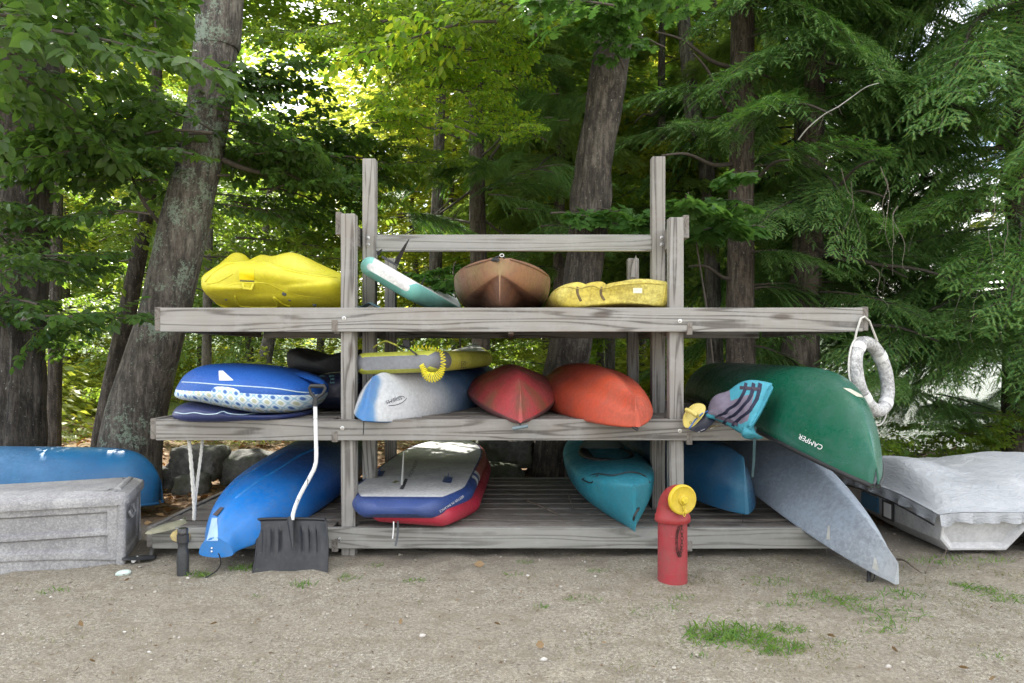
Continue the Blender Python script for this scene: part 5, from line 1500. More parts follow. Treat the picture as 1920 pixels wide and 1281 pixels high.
def hemlock_bough(name, seed, L=2.2, bark_m=None, leaf_m=None, dens=1.0, droop=.5, needle=.020):
    r = np.random.default_rng(seed)
    VV, QQ, off = [], [], 0
    main = []; p = np.zeros(3); d = np.array([1., 0, .10])
    for i in range(11):
        main.append(p.copy()); p = p + unit(d)*L/10; d = d + np.array([0, r.normal(0, .05), -.045*droop*2 + r.normal(0, .02)])
    V, Q = tube_np(main, .010*L, .002, 5); VV.append(V); QQ.append(Q); off += len(V)
    B, D, S = [], [], []
    NB, ND = [], []
    def comb(a, b):
        NB.append(a); ND.append(b-a)
    n2 = int(24*dens*L/2.2)
    for sg in (1, -1):
        for k in range(n2):
            t = .10+.89*(k+.5*(sg > 0))/n2; x = t*10; i = min(9, int(x)); q = main[i]*(1-(x-i))+main[i+1]*(x-i)
            ln = L*(.34*(1-t)**.7+.05)*(.65+.6*r.random()); dd = unit(np.array([.80, sg*.8, -.10+r.normal(0, .16)])); tw = [q]
            nseg = max(3, int(ln/.05))
            for j in range(nseg):
                q = q + dd*ln/nseg; dd = unit(dd + np.array([.02, r.normal(0, .04), -.045*droop*2])); tw.append(q)
            if ln > .3:
                V, Q = tube_np([tw[0], tw[nseg//2], tw[-1]], .003, .001, 3); VV.append(V); QQ.append(Q+off); off += len(V)
            for j in range(nseg):
                f = j/nseg; l3 = (.05+.34*ln*(1-f))*(.7+.5*r.random())
                for s3 in (1, -1):
                    if r.random() < .12: continue
                    d3 = unit(unit(tw[j+1]-tw[j])*.8 + np.array([-.2*s3*sg, s3*.75, r.normal(-.12, .16)]))
                    comb(tw[j], tw[j]+d3*l3)
            comb(tw[-2], tw[-1]+(tw[-1]-tw[-2])*1.0)
    NB = np.array(NB); ND = np.array(ND); ln = np.linalg.norm(ND, axis=1); DD = unit(ND)
    up = np.array([0, 0, 1.]) + r.normal(0, .25, (len(NB), 3)); X = unit(np.cross(DD, up))
    V_, T_ = [], []; cnt = off
    # each twiglet: toothed strip, needles as triangles both sides
    maxn = 9
    for s in range(maxn):
        f = (s+.3)/maxn; msk = slice(None)
        c = NB + DD*(ln*f)[:, None]; w = needle*(1.05-.5*f)
        for sg in (1, -1):
            a = c; b = c + DD*(ln*.13)[:, None]; t = c + DD*(ln*.12+needle*.6)[:, None] + X*(sg*w*(1+.3*r.standard_normal(len(NB))))[:, None] + np.array([0, 0, -1])*(.004*r.random(len(NB)))[:, None]
            V_.append(np.stack([a, b, t], 1).reshape(-1, 3)); m = len(NB); T_.append(np.arange(m*3).reshape(-1, 3)+cnt); cnt += m*3
    V = np.concatenate(VV+V_); Q = np.concatenate(QQ); T = np.concatenate(T_)
    return mesh_np(name, V, Q, [bark_m, leaf_m], [0]*len(Q)+[1]*len(T), T)

BK_MAPLE = bark('maple_bark', (.095,.082,.070), (.20,.18,.155), ridge=(11, 11, 2.8), lichen=.55, lichen_col=(.27,.33,.29))
BK_DARK = bark('dark_rugged_bark', (.042,.034,.027), (.12,.105,.088), ridge=(10, 10, 2.4), lichen=.30)
BK_OAK = bark('grey_oak_bark', (.05,.041,.033), (.135,.12,.10), ridge=(11, 11, 2.2), lichen=.25)
BK_HEM = bark('hemlock_bark', (.085,.066,.052), (.17,.145,.12), ridge=(14, 14, 3.0), lichen=.08)
BK_FAR = bark('young_tree_bark', (.09,.08,.065), (.20,.19,.165), ridge=(10, 10, 2.5), lichen=.25)
TWB = plain('twig_bark', (.075,.062,.05), .9, var=.4)
L_DARK = leafmat('shade_dark_leaf', [(0.036, 0.08, 0.018), (0.05, 0.11, 0.022), (0.042, 0.092, 0.02), (0.066, 0.13, 0.024), (0.028, 0.068, 0.016)], .42, .38)  # leaf colour darkened to stand for leaves in shade
L_MID = leafmat('mid_green_leaf', [(0.075, 0.155, 0.022), (0.105, 0.19, 0.026), (0.135, 0.21, 0.028), (0.085, 0.16, 0.022), (0.16, 0.22, 0.03)], .5, .42)
L_YEL = leafmat('sun_yellow_leaf', [(0.13, 0.235, 0.025), (0.17, 0.26, 0.025), (0.11, 0.21, 0.025), (0.25, 0.29, 0.025), (0.15, 0.25, 0.025), (0.09, 0.18, 0.022)], .55, .45, tcol=(2.3, 2.3, 1.3))  # sunlight put into the colour: bright yellow where sun would hit
L_FAR = leafmat('sun_bright_leaf', [(0.15, 0.21, 0.035), (0.21, 0.27, 0.04), (0.25, 0.29, 0.04), (0.12, 0.18, 0.03), (0.29, 0.3, 0.045)], .55, .5)  # leaf colour brightened to stand for sunlit foliage
L_OAK = leafmat('oak_leaf', [(0.05, 0.125, 0.03), (0.07, 0.155, 0.035), (0.055, 0.14, 0.03)], .5, .38)
L_HEM = leafmat('hemlock_needles', [(0.054, 0.138, 0.048), (0.084, 0.186, 0.054), (0.114, 0.222, 0.054), (0.066, 0.156, 0.054), (0.144, 0.24, 0.06), (0.204, 0.24, 0.06)], .30, .5, tcol=(1.6, 2.0, .8))
L_HEMF = leafmat('far_hemlock_needles', [(0.0805, 0.1495, 0.046), (0.1265, 0.207, 0.0517), (0.1725, 0.253, 0.0575), (0.092, 0.1725, 0.046)], .4, .5)

BM = {
    'dark': [bough('dark_bough', 11+i, 1.7, .115, 1.0, 'broad', .56, TWB, L_DARK) for i in range(4)],
    'mid': [bough('mid_bough', 31+i, 1.6, .100, 1.0, 'broad', .52, TWB, L_MID) for i in range(4)],
    'yel': [bough('yellow_bough', 51+i, 1.5, .085, 1.0, 'broad', .50, TWB, L_YEL) for i in range(4)],
    'far': [bough('brightening_bough', 71+i, 2.4, .12, 1.3, 'quad', .62, TWB, L_FAR) for i in range(3)],
    'maple': [bough('maple_bough', 91+i, .8, .105, .9, 'maple', .9, TWB, L_OAK, spread=.6) for i in range(2)],
    'oak': [bough('oak_bough', 95+i, .9, .12, .9, 'oak', .95, TWB, L_OAK, spread=.6) for i in range(2)],
    'hem': [hemlock_bough('hemlock_bough', 111+i, 2.3, TWB, L_HEM, 1.0, .65+.16*i, .016) for i in range(5)],
    'hemf': [hemlock_bough('far_hemlock_bough', 131+i, 2.6, TWB, L_HEMF, .7, .5, .032) for i in range(2)],
}
print('bough tris', {k: [len(m.polygons) for m in v] for k, v in BM.items()})

def add_bough(tree, kind, loc, az, el=0., roll=0., s=1., name='bough', var=None):
    me = BM[kind][random.randrange(len(BM[kind])) if var is None else var]
    o = bpy.data.objects.new(name, me); C.objects.link(o); o.parent = tree
    o.location = Vector(loc) - wl(tree)
    o.rotation_euler = (R(roll), R(-el), R(az)); o.scale = (s, s, s)
    return o

def trunk_obj(tree, pts, mat, n=40, rough=.012, ring=.06, name='trunk', seed=0, flare=0, knots=()):
    """pts: list of (Vector centre, radius)"""
    a = cat_rom(np.array([[*p, r] for p, r in pts]), 10)
    # resample by length
    seg = np.linalg.norm(np.diff(a[:, :3], axis=0), axis=1); cum = np.concatenate([[0], np.cumsum(seg)]); m = max(6, int(cum[-1]/ring))
    t = np.linspace(0, cum[-1], m); a = np.stack([np.interp(t, cum, a[:, k]) for k in range(4)], 1)
    g = []
    for i in range(m):
        row = []; z = a[i, 2]
        for k in range(n):
            th = 2*PI*k/n; c, s = math.cos(th), math.sin(th)
            rg_ = noise.noise(Vector((c*5.5+seed, s*5.5, z*.9)))*1.1 + noise.noise(Vector((c*12, s*12+seed, z*2.6)))*.8
            rr = a[i, 3]*(1 + flare*math.exp(-(t[i])/.22)*(.6+.5*math.sin(th*4+seed))) + rough*rg_*min(1, a[i, 3]/.1)
            for kz, kth, kr, ka in knots:
                dz = (z-kz)/kr; dth = ((th-kth+PI) % (2*PI) - PI)*a[i, 3]/kr
                rr += ka*math.exp(-(dz*dz+dth*dth))
            row.append((a[i, 0]+c*rr, a[i, 1]+s*rr, z))
        g.append(row)
    mb = MB(); mb.grid(g, closed=True, caps=True)
    return mb.build(name, mat, tree, smooth=75, fix=False)

def limb(tree, pts, r0, r1, mat=None, name='limb', n=7):
    c = cat_rom(np.array([tuple(p) for p in pts]), 5); mb = MB(); mb.tube(c, [r0+(r1-r0)*i/(len(c)-1) for i in range(len(c))], n)
    return mb.build(name, mat or TWB, tree, smooth=70)

def tree_px(name, label, cat, px, Y, mat, top=12., group=None, **kw):
    """px: list of (x, y, width px) from the base up; continues to height top"""
    base = P(px[0][0], px[0][1], Y); base.z = float(gh(base.x, base.y)) - .1
    t = thing(name, label, cat, (base.x, base.y, base.z+.1), group)
    pts = [(base, px[0][2]*Y/F/2*1.05)]
    for x, y, w in px: pts.append((P(x, y, Y), w*Y/F/2))
    (p1, r1), (p2, r2) = pts[-2], pts[-1]
    if top > p2.z:
        d = (p2-p1)/max(.1, (p2.z-p1.z)); hgt = top-p2.z
        pts.append((p2 + Vector((d.x*.7, d.y, 1))*hgt*.5, r2*.7)); pts.append((p2 + Vector((d.x*.6, d.y, 1))*hgt, r2*.15))
    trunk_obj(t, pts, mat, **kw)
    return t, pts

def crown_mesh(name, seed, kind, n, rad, hgt, leaf_mat, leaf=.16, per=520, cone=False):
    """joined crown of leaf sprays: uneven clumps spread round a trunk axis"""
    r = np.random.default_rng(seed); B, D, NN, S = [], [], [], []
    for k in range(n):
        z = r.random()*hgt; rr = rad*((1-z/hgt)**.8 if cone else math.sin(PI*min(.97, .12+.86*z/hgt))**.6)
        a = r.random()*2*PI; c0_ = np.array([0, 0, z]); dirv = np.array([math.cos(a), math.sin(a), r.normal(.1 if not cone else -.15, .2)]); ln = rr*(.75+.4*r.random())
        m = int(per*(.5+.8*r.random())); u = r.random(m)**.7; cen = c0_ + dirv*(u*ln)[:, None]
        lat = np.array([-dirv[1], dirv[0], 0]); w = .45*ln*(1-.55*u)
        cen = cen + lat*(r.normal(0, .5, m)*w)[:, None] + np.array([0, 0, 1])*(r.normal(0, .16, m) - .25*u*u)[:, None]
        B.append(cen); D.append(unit(dirv + lat*r.normal(0, .9, m)[:, None] + np.array([0, 0, -.3]))); NN.append(np.array([0, 0, 1.])+r.normal(0, .5, (m, 3))); S.append(leaf*(.6+.7*r.random(m)))
    V, T = leaves_np(np.concatenate(B), np.concatenate(D), np.concatenate(NN), np.concatenate(S), 'quad', .62 if not cone else .34)
    return mesh_np(name, V, None, [leaf_mat], [0]*len(T), T)

CR = [crown_mesh('crown', 201+i, 'b', 44, 2.9, 6.5, L_FAR, .15, 250) for i in range(3)]
CRM = [crown_mesh('crown', 211+i, 'b', 44, 2.9, 6.0, L_MID, .15, 250) for i in range(2)]
CRH = [crown_mesh('crown', 221+i, 'h', 56, 2.3, 9.0, L_HEMF, .17, 260, cone=True) for i in range(2)]
BUSH = [crown_mesh('bush', 231+i, 'b', 16, .7, .95, L_FAR, .085, 130) for i in range(3)]
TRK = {}
def far_trunk(h, r, mat, seed):
    key = (round(h), mat.name, seed)
    if key not in TRK:
        mb = MB(); pts = [(0.10*noise.noise(Vector((seed, z*.3, 0)))*z*.4, .10*noise.noise(Vector((0, z*.3, seed)))*z*.4, z-.2) for z in np.linspace(0, h, 14)]
        mb.tube(pts, [r*(1-.8*i/13)+.012 for i in range(14)], 12)
        for q in range(10):
            z = h*(.2+.07*q); a = q*2.4; ln = .5+.9*((q*7) % 5)/5; p0 = Vector((0, 0, z)); p1 = p0+Vector((math.cos(a)*ln, math.sin(a)*ln, .25*ln)); mb.tube([p0, p0.lerp(p1, .5)+Vector((0, 0, .05)), p1], [.022, .014, .005], 5)
        v = mb.v; o = mb.build('trunk', mat, None, smooth=70, origin=(0, 0, 0), fix=False); me = o.data; WL.pop(o.name); bpy.data.objects.remove(o); TRK[key] = me
    return TRK[key]

def far_tree(x, y, h, r, kind, label, group, cz=.35, cs=1., cat='tree'):
    z = float(gh(x, y)); name = {'b': 'broadleaf_tree', 'm': 'broadleaf_tree', 'h': 'hemlock_tree'}[kind]
    t = thing(name, label, cat, (x, y, z), group)
    me = far_trunk(12, .11, BK_FAR if kind != 'h' else BK_HEM, random.randrange(4)); o = bpy.data.objects.new('trunk', me); C.objects.link(o); o.parent = t; k = r/.11; o.scale = (k, k, h/12); o.rotation_euler = (0, 0, random.random()*6)
    cm = {'b': CR, 'm': CRM, 'h': CRH}[kind]; me = random.choice(cm); o = bpy.data.objects.new('crown', me); C.objects.link(o); o.parent = t; o.location = (0, 0, h*cz); q = cs*(h*(1-cz)+.6)/{'b': 6.5, 'm': 6., 'h': 9.}[kind]; o.scale = (q*1.0, q*1.0, q); o.rotation_euler = (0, 0, random.random()*6.28)
    return t

# ---- named near trees
oak_l, _ = tree_px('oak_tree', 'thick dark rugged tree at the far left edge with lichen on its bark', 'tree', [(25, 830, 105), (30, 640, 92), (42, 400, 90), (52, 200, 88), (56, 0, 86)], 6.5, BK_DARK, 13, seed=1, rough=.030)
maple, mp = tree_px('maple_tree', 'big leaning lichen-covered tree behind the left end of the rack', 'tree', [(243, 860, 112), (259, 760, 106), (299, 620, 93), (315, 560, 90), (350, 400, 88), (376, 290, 82), (393, 190, 78), (404, 90, 78), (414, 0, 82)], 6.6, BK_MAPLE, 13, seed=2, rough=.008, flare=.05, knots=[(ZM(176, 6.6), R(275), .09, .035), (ZM(450, 6.6), R(0), .05, .02), (ZM(205, 6.6), R(265), .05, .02)])
oak_c, _ = tree_px('oak_tree', 'large grey trunk leaning right behind the middle of the rack', 'tree', [(1038, 885, 96), (1050, 760, 82), (1070, 640, 76), (1092, 520, 66), (1105, 400, 70), (1114, 300, 66), (1132, 200, 68), (1146, 100, 64), (1158, 0, 66)], 7.5, BK_OAK, 13, seed=3, rough=.032, flare=.1, knots=[(ZM(165, 7.5), R(280), .11, .035), (ZM(185, 7.5), R(290), .06, -.05), (ZM(262, 7.5), R(275), .05, .02)])
hem1, _ = tree_px('hemlock_tree', 'straight dark hemlock trunk just right of the rack, nearer the right front post', 'tree', [(1388, 850, 62), (1389, 700, 54), (1388, 560, 50), (1390, 400, 46), (1391, 200, 44), (1393, 0, 42)], 8.4, BK_HEM, 14, seed=4, rough=.010, flare=.1)
hem2, _ = tree_px('hemlock_tree', 'dark hemlock trunk behind the green canoe, tapering upward', 'tree', [(1496, 860, 78), (1498, 700, 70), (1508, 560, 58), (1518, 400, 50), (1526, 200, 38), (1530, 0, 30)], 8.6, BK_HEM, 14, seed=5, rough=.012, flare=.15)
snag, _ = tree_px('hemlock_tree', 'slim crooked grey trunk bending between the rack post and the straight hemlock', 'tree', [(1346, 840, 30), (1338, 600, 30), (1331, 400, 26), (1318, 270, 30), (1300, 215, 30), (1288, 100, 26), (1278, 0, 22)], 10.5, BK_FAR, 9, seed=6, rough=.008)
slim, _ = tree_px('hemlock_tree', 'slim straight trunk rising behind the tall right rack post', 'tree', [(1236, 820, 17), (1240, 500, 16), (1240, 200, 14), (1242, 0, 12)], 11.5, BK_FAR, 12, seed=7, rough=.004)
pine, _ = tree_px('pine_tree', 'dark pine trunk with bare dead branches behind the middle of the back rail', 'tree', [(905, 820, 36), (900, 560, 33), (895, 380, 30), (893, 200, 27), (890, 0, 25)], 10.0, BK_HEM, 13, seed=8, rough=.006)
pine2, _ = tree_px('pine_tree', 'slender brown pine trunk just left of the large leaning grey trunk', 'tree', [(1052, 800, 24), (1048, 500, 21), (1050, 300, 19), (1052, 150, 17), (1054, 0, 15)], 11.0, BK_HEM, 12, seed=9, rough=.005)
dkl, _ = tree_px('birch_tree', 'thin dark trunk between the far left tree and the leaning tree', 'tree', [(101, 825, 25), (104, 640, 23), (106, 440, 20), (112, 200, 16), (118, 0, 14)], 8.8, BK_DARK, 11, seed=10, rough=.006)
dk2, _ = tree_px('maple_tree', 'dark slim trunk leaning right close behind the big leaning tree', 'tree', [(192, 838, 40), (212, 720, 36), (238, 590, 32), (262, 470, 28), (284, 330, 24), (292, 180, 20), (300, 0, 16)], 8.0, BK_DARK, 11, seed=11, rough=.006)
th3, _ = tree_px('young_tree', 'grey slender trunk seen between the shelves right of the leaning tree', 'tree', [(385, 800, 18), (388, 640, 17), (392, 420, 15), (402, 200, 12), (404, 0, 9)], 10.5, BK_FAR, 10, seed=12, rough=.003)

# limbs seen against the leaves
limb(maple, [P(330, 280, 6.6), P(290, 268, 6.5), P(240, 258, 6.4), (P(190, 240, 6.3)), P(150, 228, 6.2), P(100, 230, 6.0)], .035, .010)
limb(maple, [P(300, 420, 6.6), P(270, 380, 6.5), P(246, 330, 6.4), P(228, 290, 6.3)], .020, .006)
limb(maple, [P(418, 300, 6.6), P(455, 315, 6.6), P(500, 326, 6.7), P(530, 322, 6.8), P(575, 345, 6.9)], .028, .006)
limb(maple, [P(405, 570, 6.7), P(396, 560, 6.7), P(380, 545, 6.7), P(366, 540, 6.65)], .010, .005)
for (a, b) in (((900, 345), (760, 440)), ((893, 300), (980, 190)), ((893, 420), (800, 400)), ((895, 250), (1070, 250)), ((893, 210), (810, 130)), ((893, 360), (1020, 330)), ((893, 270), (720, 230)), ((895, 330), (1030, 140)), ((893, 150), (760, 60)), ((893, 400), (990, 455))):
    p0, p1 = P(a[0], a[1], 10.0), P(b[0], b[1], 9.4+random.random()*1.6); mid = p0.lerp(p1, .5)+Vector((0, 0, .12*random.uniform(-1, 1)))
    limb(pine, [p0, mid, p1], .022, .006, name='dead_branch', n=6)
    for q in range(5):
        s0_ = p0.lerp(p1, .3+.15*q); limb(pine, [s0_, s0_ + Vector((random.uniform(-.3, .3), random.uniform(-.2, .2), random.uniform(-.35, .35)))], .007, .003, name='dead_twig', n=4)
for (a, b, tr_) in (((1388, 130), (1230, 60), hem1), ((1385, 305), (1240, 292), hem1), ((1388, 230), (1300, 100), hem1), ((1240, 270), (1130, 290), slim), ((1240, 200), (1190, 230), slim), ((1240, 300), (1330, 290), slim), ((1530, 372), (1640, 300), hem2), ((1510, 455), (1700, 520), hem2), ((1524, 355), (1660, 370), hem2), ((1525, 455), (1840, 545), hem2), ((1400, 175), (1560, 215), hem1), ((1388, 340), (1480, 300), hem1), ((1395, 520), (1290, 500), hem1), ((1530, 565), (1650, 575), hem2), ((1520, 580), (1760, 640), hem2)):
    Yt = 8.5 if tr_ is not slim else 11.5; p0, p1 = P(a[0], a[1], Yt), P(b[0], b[1], Yt-.5-random.random()*1.0)
    limb(tr_, [p0, p0.lerp(p1, .35)+Vector((0, 0, -.05)), p0.lerp(p1, .7)+Vector((0, 0, .04)), p1], .030, .008, n=7)
# pale dead branch in front of the hemlock foliage
limb(hem2, [P(1497, 262, 7.0), P(1515, 240, 6.9), P(1545, 215, 6.8), P(1572, 200, 6.7), P(1600, 180, 6.7), P(1625, 163, 6.6), P(1648, 156, 6.6)], .007, .003, plain('bleached_branch', (.34,.34,.31), .8), name='bleached_branch')
for a, b in (((1545, 215), (1535, 245)), ((1572, 200), (1578, 215)), ((1600, 180), (1612, 172))): limb(hem2, [P(a[0], a[1], 6.75), P(b[0], b[1], 6.8)], .004, .002, name='bleached_twig', n=4)
# bare hanging twigs at right
vn = [random.random() for _ in range(200)]
for q in range(16):
    x, y = 1560+random.random()*330, 300+random.random()*260; Yq = 6.6+random.random()*1.2
    p0 = P(x, y, Yq); pts = [p0]
    for s_ in range(4): pts.append(pts[-1] + Vector((random.uniform(-.06, .09), random.uniform(-.06, .06), -random.uniform(.05, .24))))
    limb(hem2, pts, .0032, .0012, plain('dead_twig_bark', (.17,.15,.12), .9) if q == 0 else bpy.data.materials['dead_twig_bark'], name='hanging_twig', n=4)

# hemlocks whose trunks stand outside or hidden at the right
hem3 = thing('hemlock_tree', 'spreading hemlock at the right edge, its trunk hidden by its own drooping sprays', 'tree', (5.6, 8.2, float(gh(5.6, 8.2))))
trunk_obj(hem3, [(Vector((5.6, 8.2, -.2)), .17), (Vector((5.65, 8.2, 5)), .13), (Vector((5.6, 8.3, 14)), .02)], BK_HEM, n=20, ring=.3)
hem4 = thing('hemlock_tree', 'hemlock farther back on the lake bank, seen through the nearer sprays at the right', 'tree', (4.1, 10.4, float(gh(4.1, 10.4))))
trunk_obj(hem4, [(Vector((4.1, 10.4, -.6)), .15), (Vector((4.1, 10.4, 5)), .12), (Vector((4.1, 10.4, 13)), .02)], BK_HEM, n=20, ring=.3)
bpos = {'hem1': wl(hem1), 'hem2': wl(hem2)}
def ring_boughs(tree, x, y, z0, z1, n, kind, s0, s1, az=None, el=(-26, 6), seed=0, rad=.12):
    rr = random.Random(seed)
    for k in range(n):
        z = z0 + (z1-z0)*(k+rr.random())/n; a = rr.uniform(*az) if az else rr.random()*360
        add_bough(tree, kind, (x+math.cos(R(a))*rad, y+math.sin(R(a))*rad, z), a, rr.uniform(*el), rr.uniform(-20, 20), rr.uniform(s0, s1))
ring_boughs(hem1, bpos['hem1'].x, 8.4, 3.4, 6.6, 16, 'hem', .55, .9, seed=1)
ring_boughs(hem1, bpos['hem1'].x, 8.4, 7.5, 12, 5, 'hem', .7, 1.2, seed=2)
ring_boughs(hem1, bpos['hem1'].x, 8.4, 1.3, 3.4, 9, 'hem', .4, .8, seed=3, az=(-60, 60))
ring_boughs(hem2, 3.45, 8.6, 3.0, 6.8, 28, 'hem', .75, 1.15, seed=4, az=(-150, 60))
ring_boughs(hem2, 3.45, 8.6, 7.5, 12, 6, 'hem', .8, 1.2, seed=5)
ring_boughs(hem2, 3.40, 8.6, 1.6, 3.2, 16, 'hem', .6, 1.0, seed=6, az=(-80, 60))
ring_boughs(hem3, 5.6, 8.2, 2.0, 6.8, 48, 'hem', .85, 1.35, seed=7, az=(110, 300))
ring_boughs(hem3, 5.6, 8.2, 1.25, 2.4, 18, 'hem', .8, 1.2, seed=8, az=(130, 260), el=(-22, 0))
ring_boughs(hem3, 5.6, 8.2, 7.5, 12, 6, 'hem', .8, 1.25, seed=9)
ring_boughs(hem4, 4.1, 10.4, 1.6, 7.5, 34, 'hem', .7, 1.25, seed=10)
ring_boughs(slim, wl(slim).x, 11.5, 2.6, 9, 22, 'hemf', .5, .85, seed=11)
ring_boughs(pine2, wl(pine2).x, 11.0, 2.4, 9, 26, 'hemf', .5, .9, seed=12)
ring_boughs(pine, wl(pine).x, 10.0, 3.6, 10, 22, 'hemf', .5, .9, seed=13)
# dark drooping hemlock sprays behind the back rail, centre
for k in range(26):
    x, y = random.uniform(740, 1075), random.uniform(290, 430); Yq = random.uniform(8.2, 9.6)
    add_bough(pine, 'hem', P(x, y, Yq), random.choice([200, 180, 340, 10, -60, 240])+random.uniform(-30, 30), random.uniform(-15, 5), random.uniform(-25, 25), random.uniform(.30, .55))
for k in range(14):
    x, y = random.uniform(930, 1110), random.uniform(20, 230); Yq = random.uniform(8.0, 9.6)
    add_bough(pine2, 'hem', P(x, y, Yq), random.uniform(0, 360), random.uniform(-15, 5), random.uniform(-25, 25), random.uniform(.3, .55))

# ---- broadleaf boughs hung where the photograph shows masses of leaves
def fill(tree, kind, region, n, Y0, Y1, s0, s1, az=(0, 360), seed=0, el=(-14, 10), name='leafy_branch'):
    rr = random.Random(seed); (xa, ya, xb, yb) = region
    for k in range(n):
        x, y, Yq = rr.uniform(xa, xb), rr.uniform(ya, yb), rr.uniform(Y0, Y1); a = rr.uniform(*az); s = rr.uniform(s0, s1)
        # region marks the middle of the bough
        c = P(x, y, Yq) - Vector((math.cos(R(a)), math.sin(R(a)), 0))*.8*s
        add_bough(tree, kind, c, a, rr.uniform(*el), rr.uniform(-25, 25), s, name=name)
fill(oak_l, 'dark', (-60, -60, 230, 190), 12, 4.6, 6.2, .6, .95, (-60, 60), 1)
fill(oak_l, 'dark', (-40, 200, 160, 620), 15, 5.2, 6.2, .45, .75, (-40, 220), 2)
fill(maple, 'dark', (90, 170, 330, 330), 12, 5.6, 6.6, .5, .85, (120, 240), 3)
fill(maple, 'dark', (410, 140, 560, 300), 13, 6.2, 7.2, .5, .85, (-50, 50), 4)
fill(maple, 'dark', (430, 270, 700, 410), 14, 6.6, 7.8, .5, .9, (-50, 50), 5)
fill(maple, 'mid', (420, 380, 680, 480), 14, 7.4, 8.6, .5, .85, (-60, 60), 6)
fill(maple, 'mid', (600, 260, 840, 350), 12, 7.4, 8.4, .45, .8, (-60, 60), 7)
fill(dk2, 'mid', (130, 260, 330, 620), 15, 7.4, 8.8, .5, .8, (0, 360), 8)
fill(dkl, 'mid', (60, 560, 230, 740), 9, 8.6, 9.8, .4, .7, (0, 360), 9)
fill(dk2, 'mid', (170, -40, 360, 160), 7, 7.4, 9.0, .6, .9, (0, 360), 10)
beech = thing('beech_tree', 'sunlit yellow-green beech foliage hanging above the rack, its stem behind the middle', 'tree', (-1.2, 10.8, float(gh(-1.2, 10.8))))
trunk_obj(beech, [(Vector((-1.2, 10.8, -.2)), .10), (Vector((-1.05, 10.6, 4)), .08), (Vector((-.8, 10.2, 10)), .02)], BK_FAR, n=16, ring=.3)
fill(beech, 'yel', (600, -40, 1000, 120), 22, 6.6, 9.2, .5, .9, (-140, 40), 11)
fill(beech, 'yel', (700, 100, 980, 250), 26, 6.6, 8.8, .4, .75, (-140, 40), 12)
fill(beech, 'mid', (440, -40, 700, 90), 5, 7.2, 9.4, .5, .9, (0, 360), 13)
fill(beech, 'mid', (760, -60, 1060, 60), 12, 6.2, 7.6, .5, .8, (0, 360), 14)
fill(oak_c, 'oak', (1050, -30, 1190, 80), 9, 5.8, 6.9, .7, 1.0, (150, 390), 15)
fill(hem1, 'hemf', (1180, -20, 1480, 420), 12, 9.6, 11.6, .45, .75, (0, 360), 31, name='bough')
fill(hem4, 'hemf', (1500, 0, 1920, 520), 10, 10.2, 12.0, .5, .8, (0, 360), 32, name='bough')
fill(pine2, 'hemf', (960, 60, 1120, 420), 5, 10.2, 11.6, .4, .65, (0, 360), 33, name='bough')
fill(hem1, 'far', (1180, 0, 1480, 480), 16, 10.5, 12.5, .4, .65, (0, 360), 41)  # pale boughs added to these conifers to brighten the dark wood
fill(pine2, 'far', (960, 60, 1120, 460), 10, 11, 12.5, .4, .6, (0, 360), 42)
fill(hem4, 'far', (1500, 150, 1900, 620), 14, 11, 12.5, .4, .6, (0, 360), 43)
sap = thing('maple_sapling', 'young maple with lobed leaves showing behind the right front post', 'sapling', (2.0, 7.3, float(gh(2.0, 7.3))))
limb(sap, [(2.0, 7.3, 0), (1.98, 7.3, 1.2), P(1300, 420, 7.2), P(1290, 360, 7.2)], .014, .005)
fill(sap, 'maple', (1180, 350, 1390, 425), 12, 6.6, 7.4, .8, 1.1, (0, 360), 16)
fill(sap, 'maple', (1090, 395, 1150, 420), 2, 6.8, 7.2, .5, .7, (0, 360), 17)
sap2 = thing('maple_sapling', 'low maple shoots with lobed leaves left of the brown kayak behind the top shelf', 'sapling', (-.5, 7.6, float(gh(-.5, 7.6))))
limb(sap2, [(-.5, 7.6, 0), (-.52, 7.6, 1.2), P(850, 520, 7.3), P(855, 490, 7.3)], .012, .004)
fill(sap2, 'maple', (790, 485, 860, 540), 4, 7.0, 7.6, .5, .8, (0, 360), 18)
fill(sap2, 'mid', (900, 640, 1010, 700), 7, 7.6, 8.6, .35, .5, (0, 360), 19)
fill(sap2, 'mid', (700, 560, 860, 660), 7, 7.8, 9.0, .35, .5, (0, 360), 20)
# shrub on the bank behind the canoe and the pedal boat
bank = thing('bank_shrub', 'leafy green shrub on the lake bank behind the grey kayak and pedal boat', 'shrub', (4.2, 8.6, 0))
limb(bank, [(4.2, 8.6, -.1), (4.1, 8.5, .3), (3.9, 8.3, .6)], .012, .004)
fill(bank, 'mid', (1540, 830, 1680, 880), 12, 7.0, 8.6, .35, .55, (0, 360), 21)
fill(bank, 'mid', (1660, 760, 1900, 860), 16, 7.4, 9.0, .4, .6, (0, 360), 22)
fill(bank, 'hem', (1640, 700, 1900, 800), 10, 7.4, 9.4, .4, .65, (-150, -20), 23)

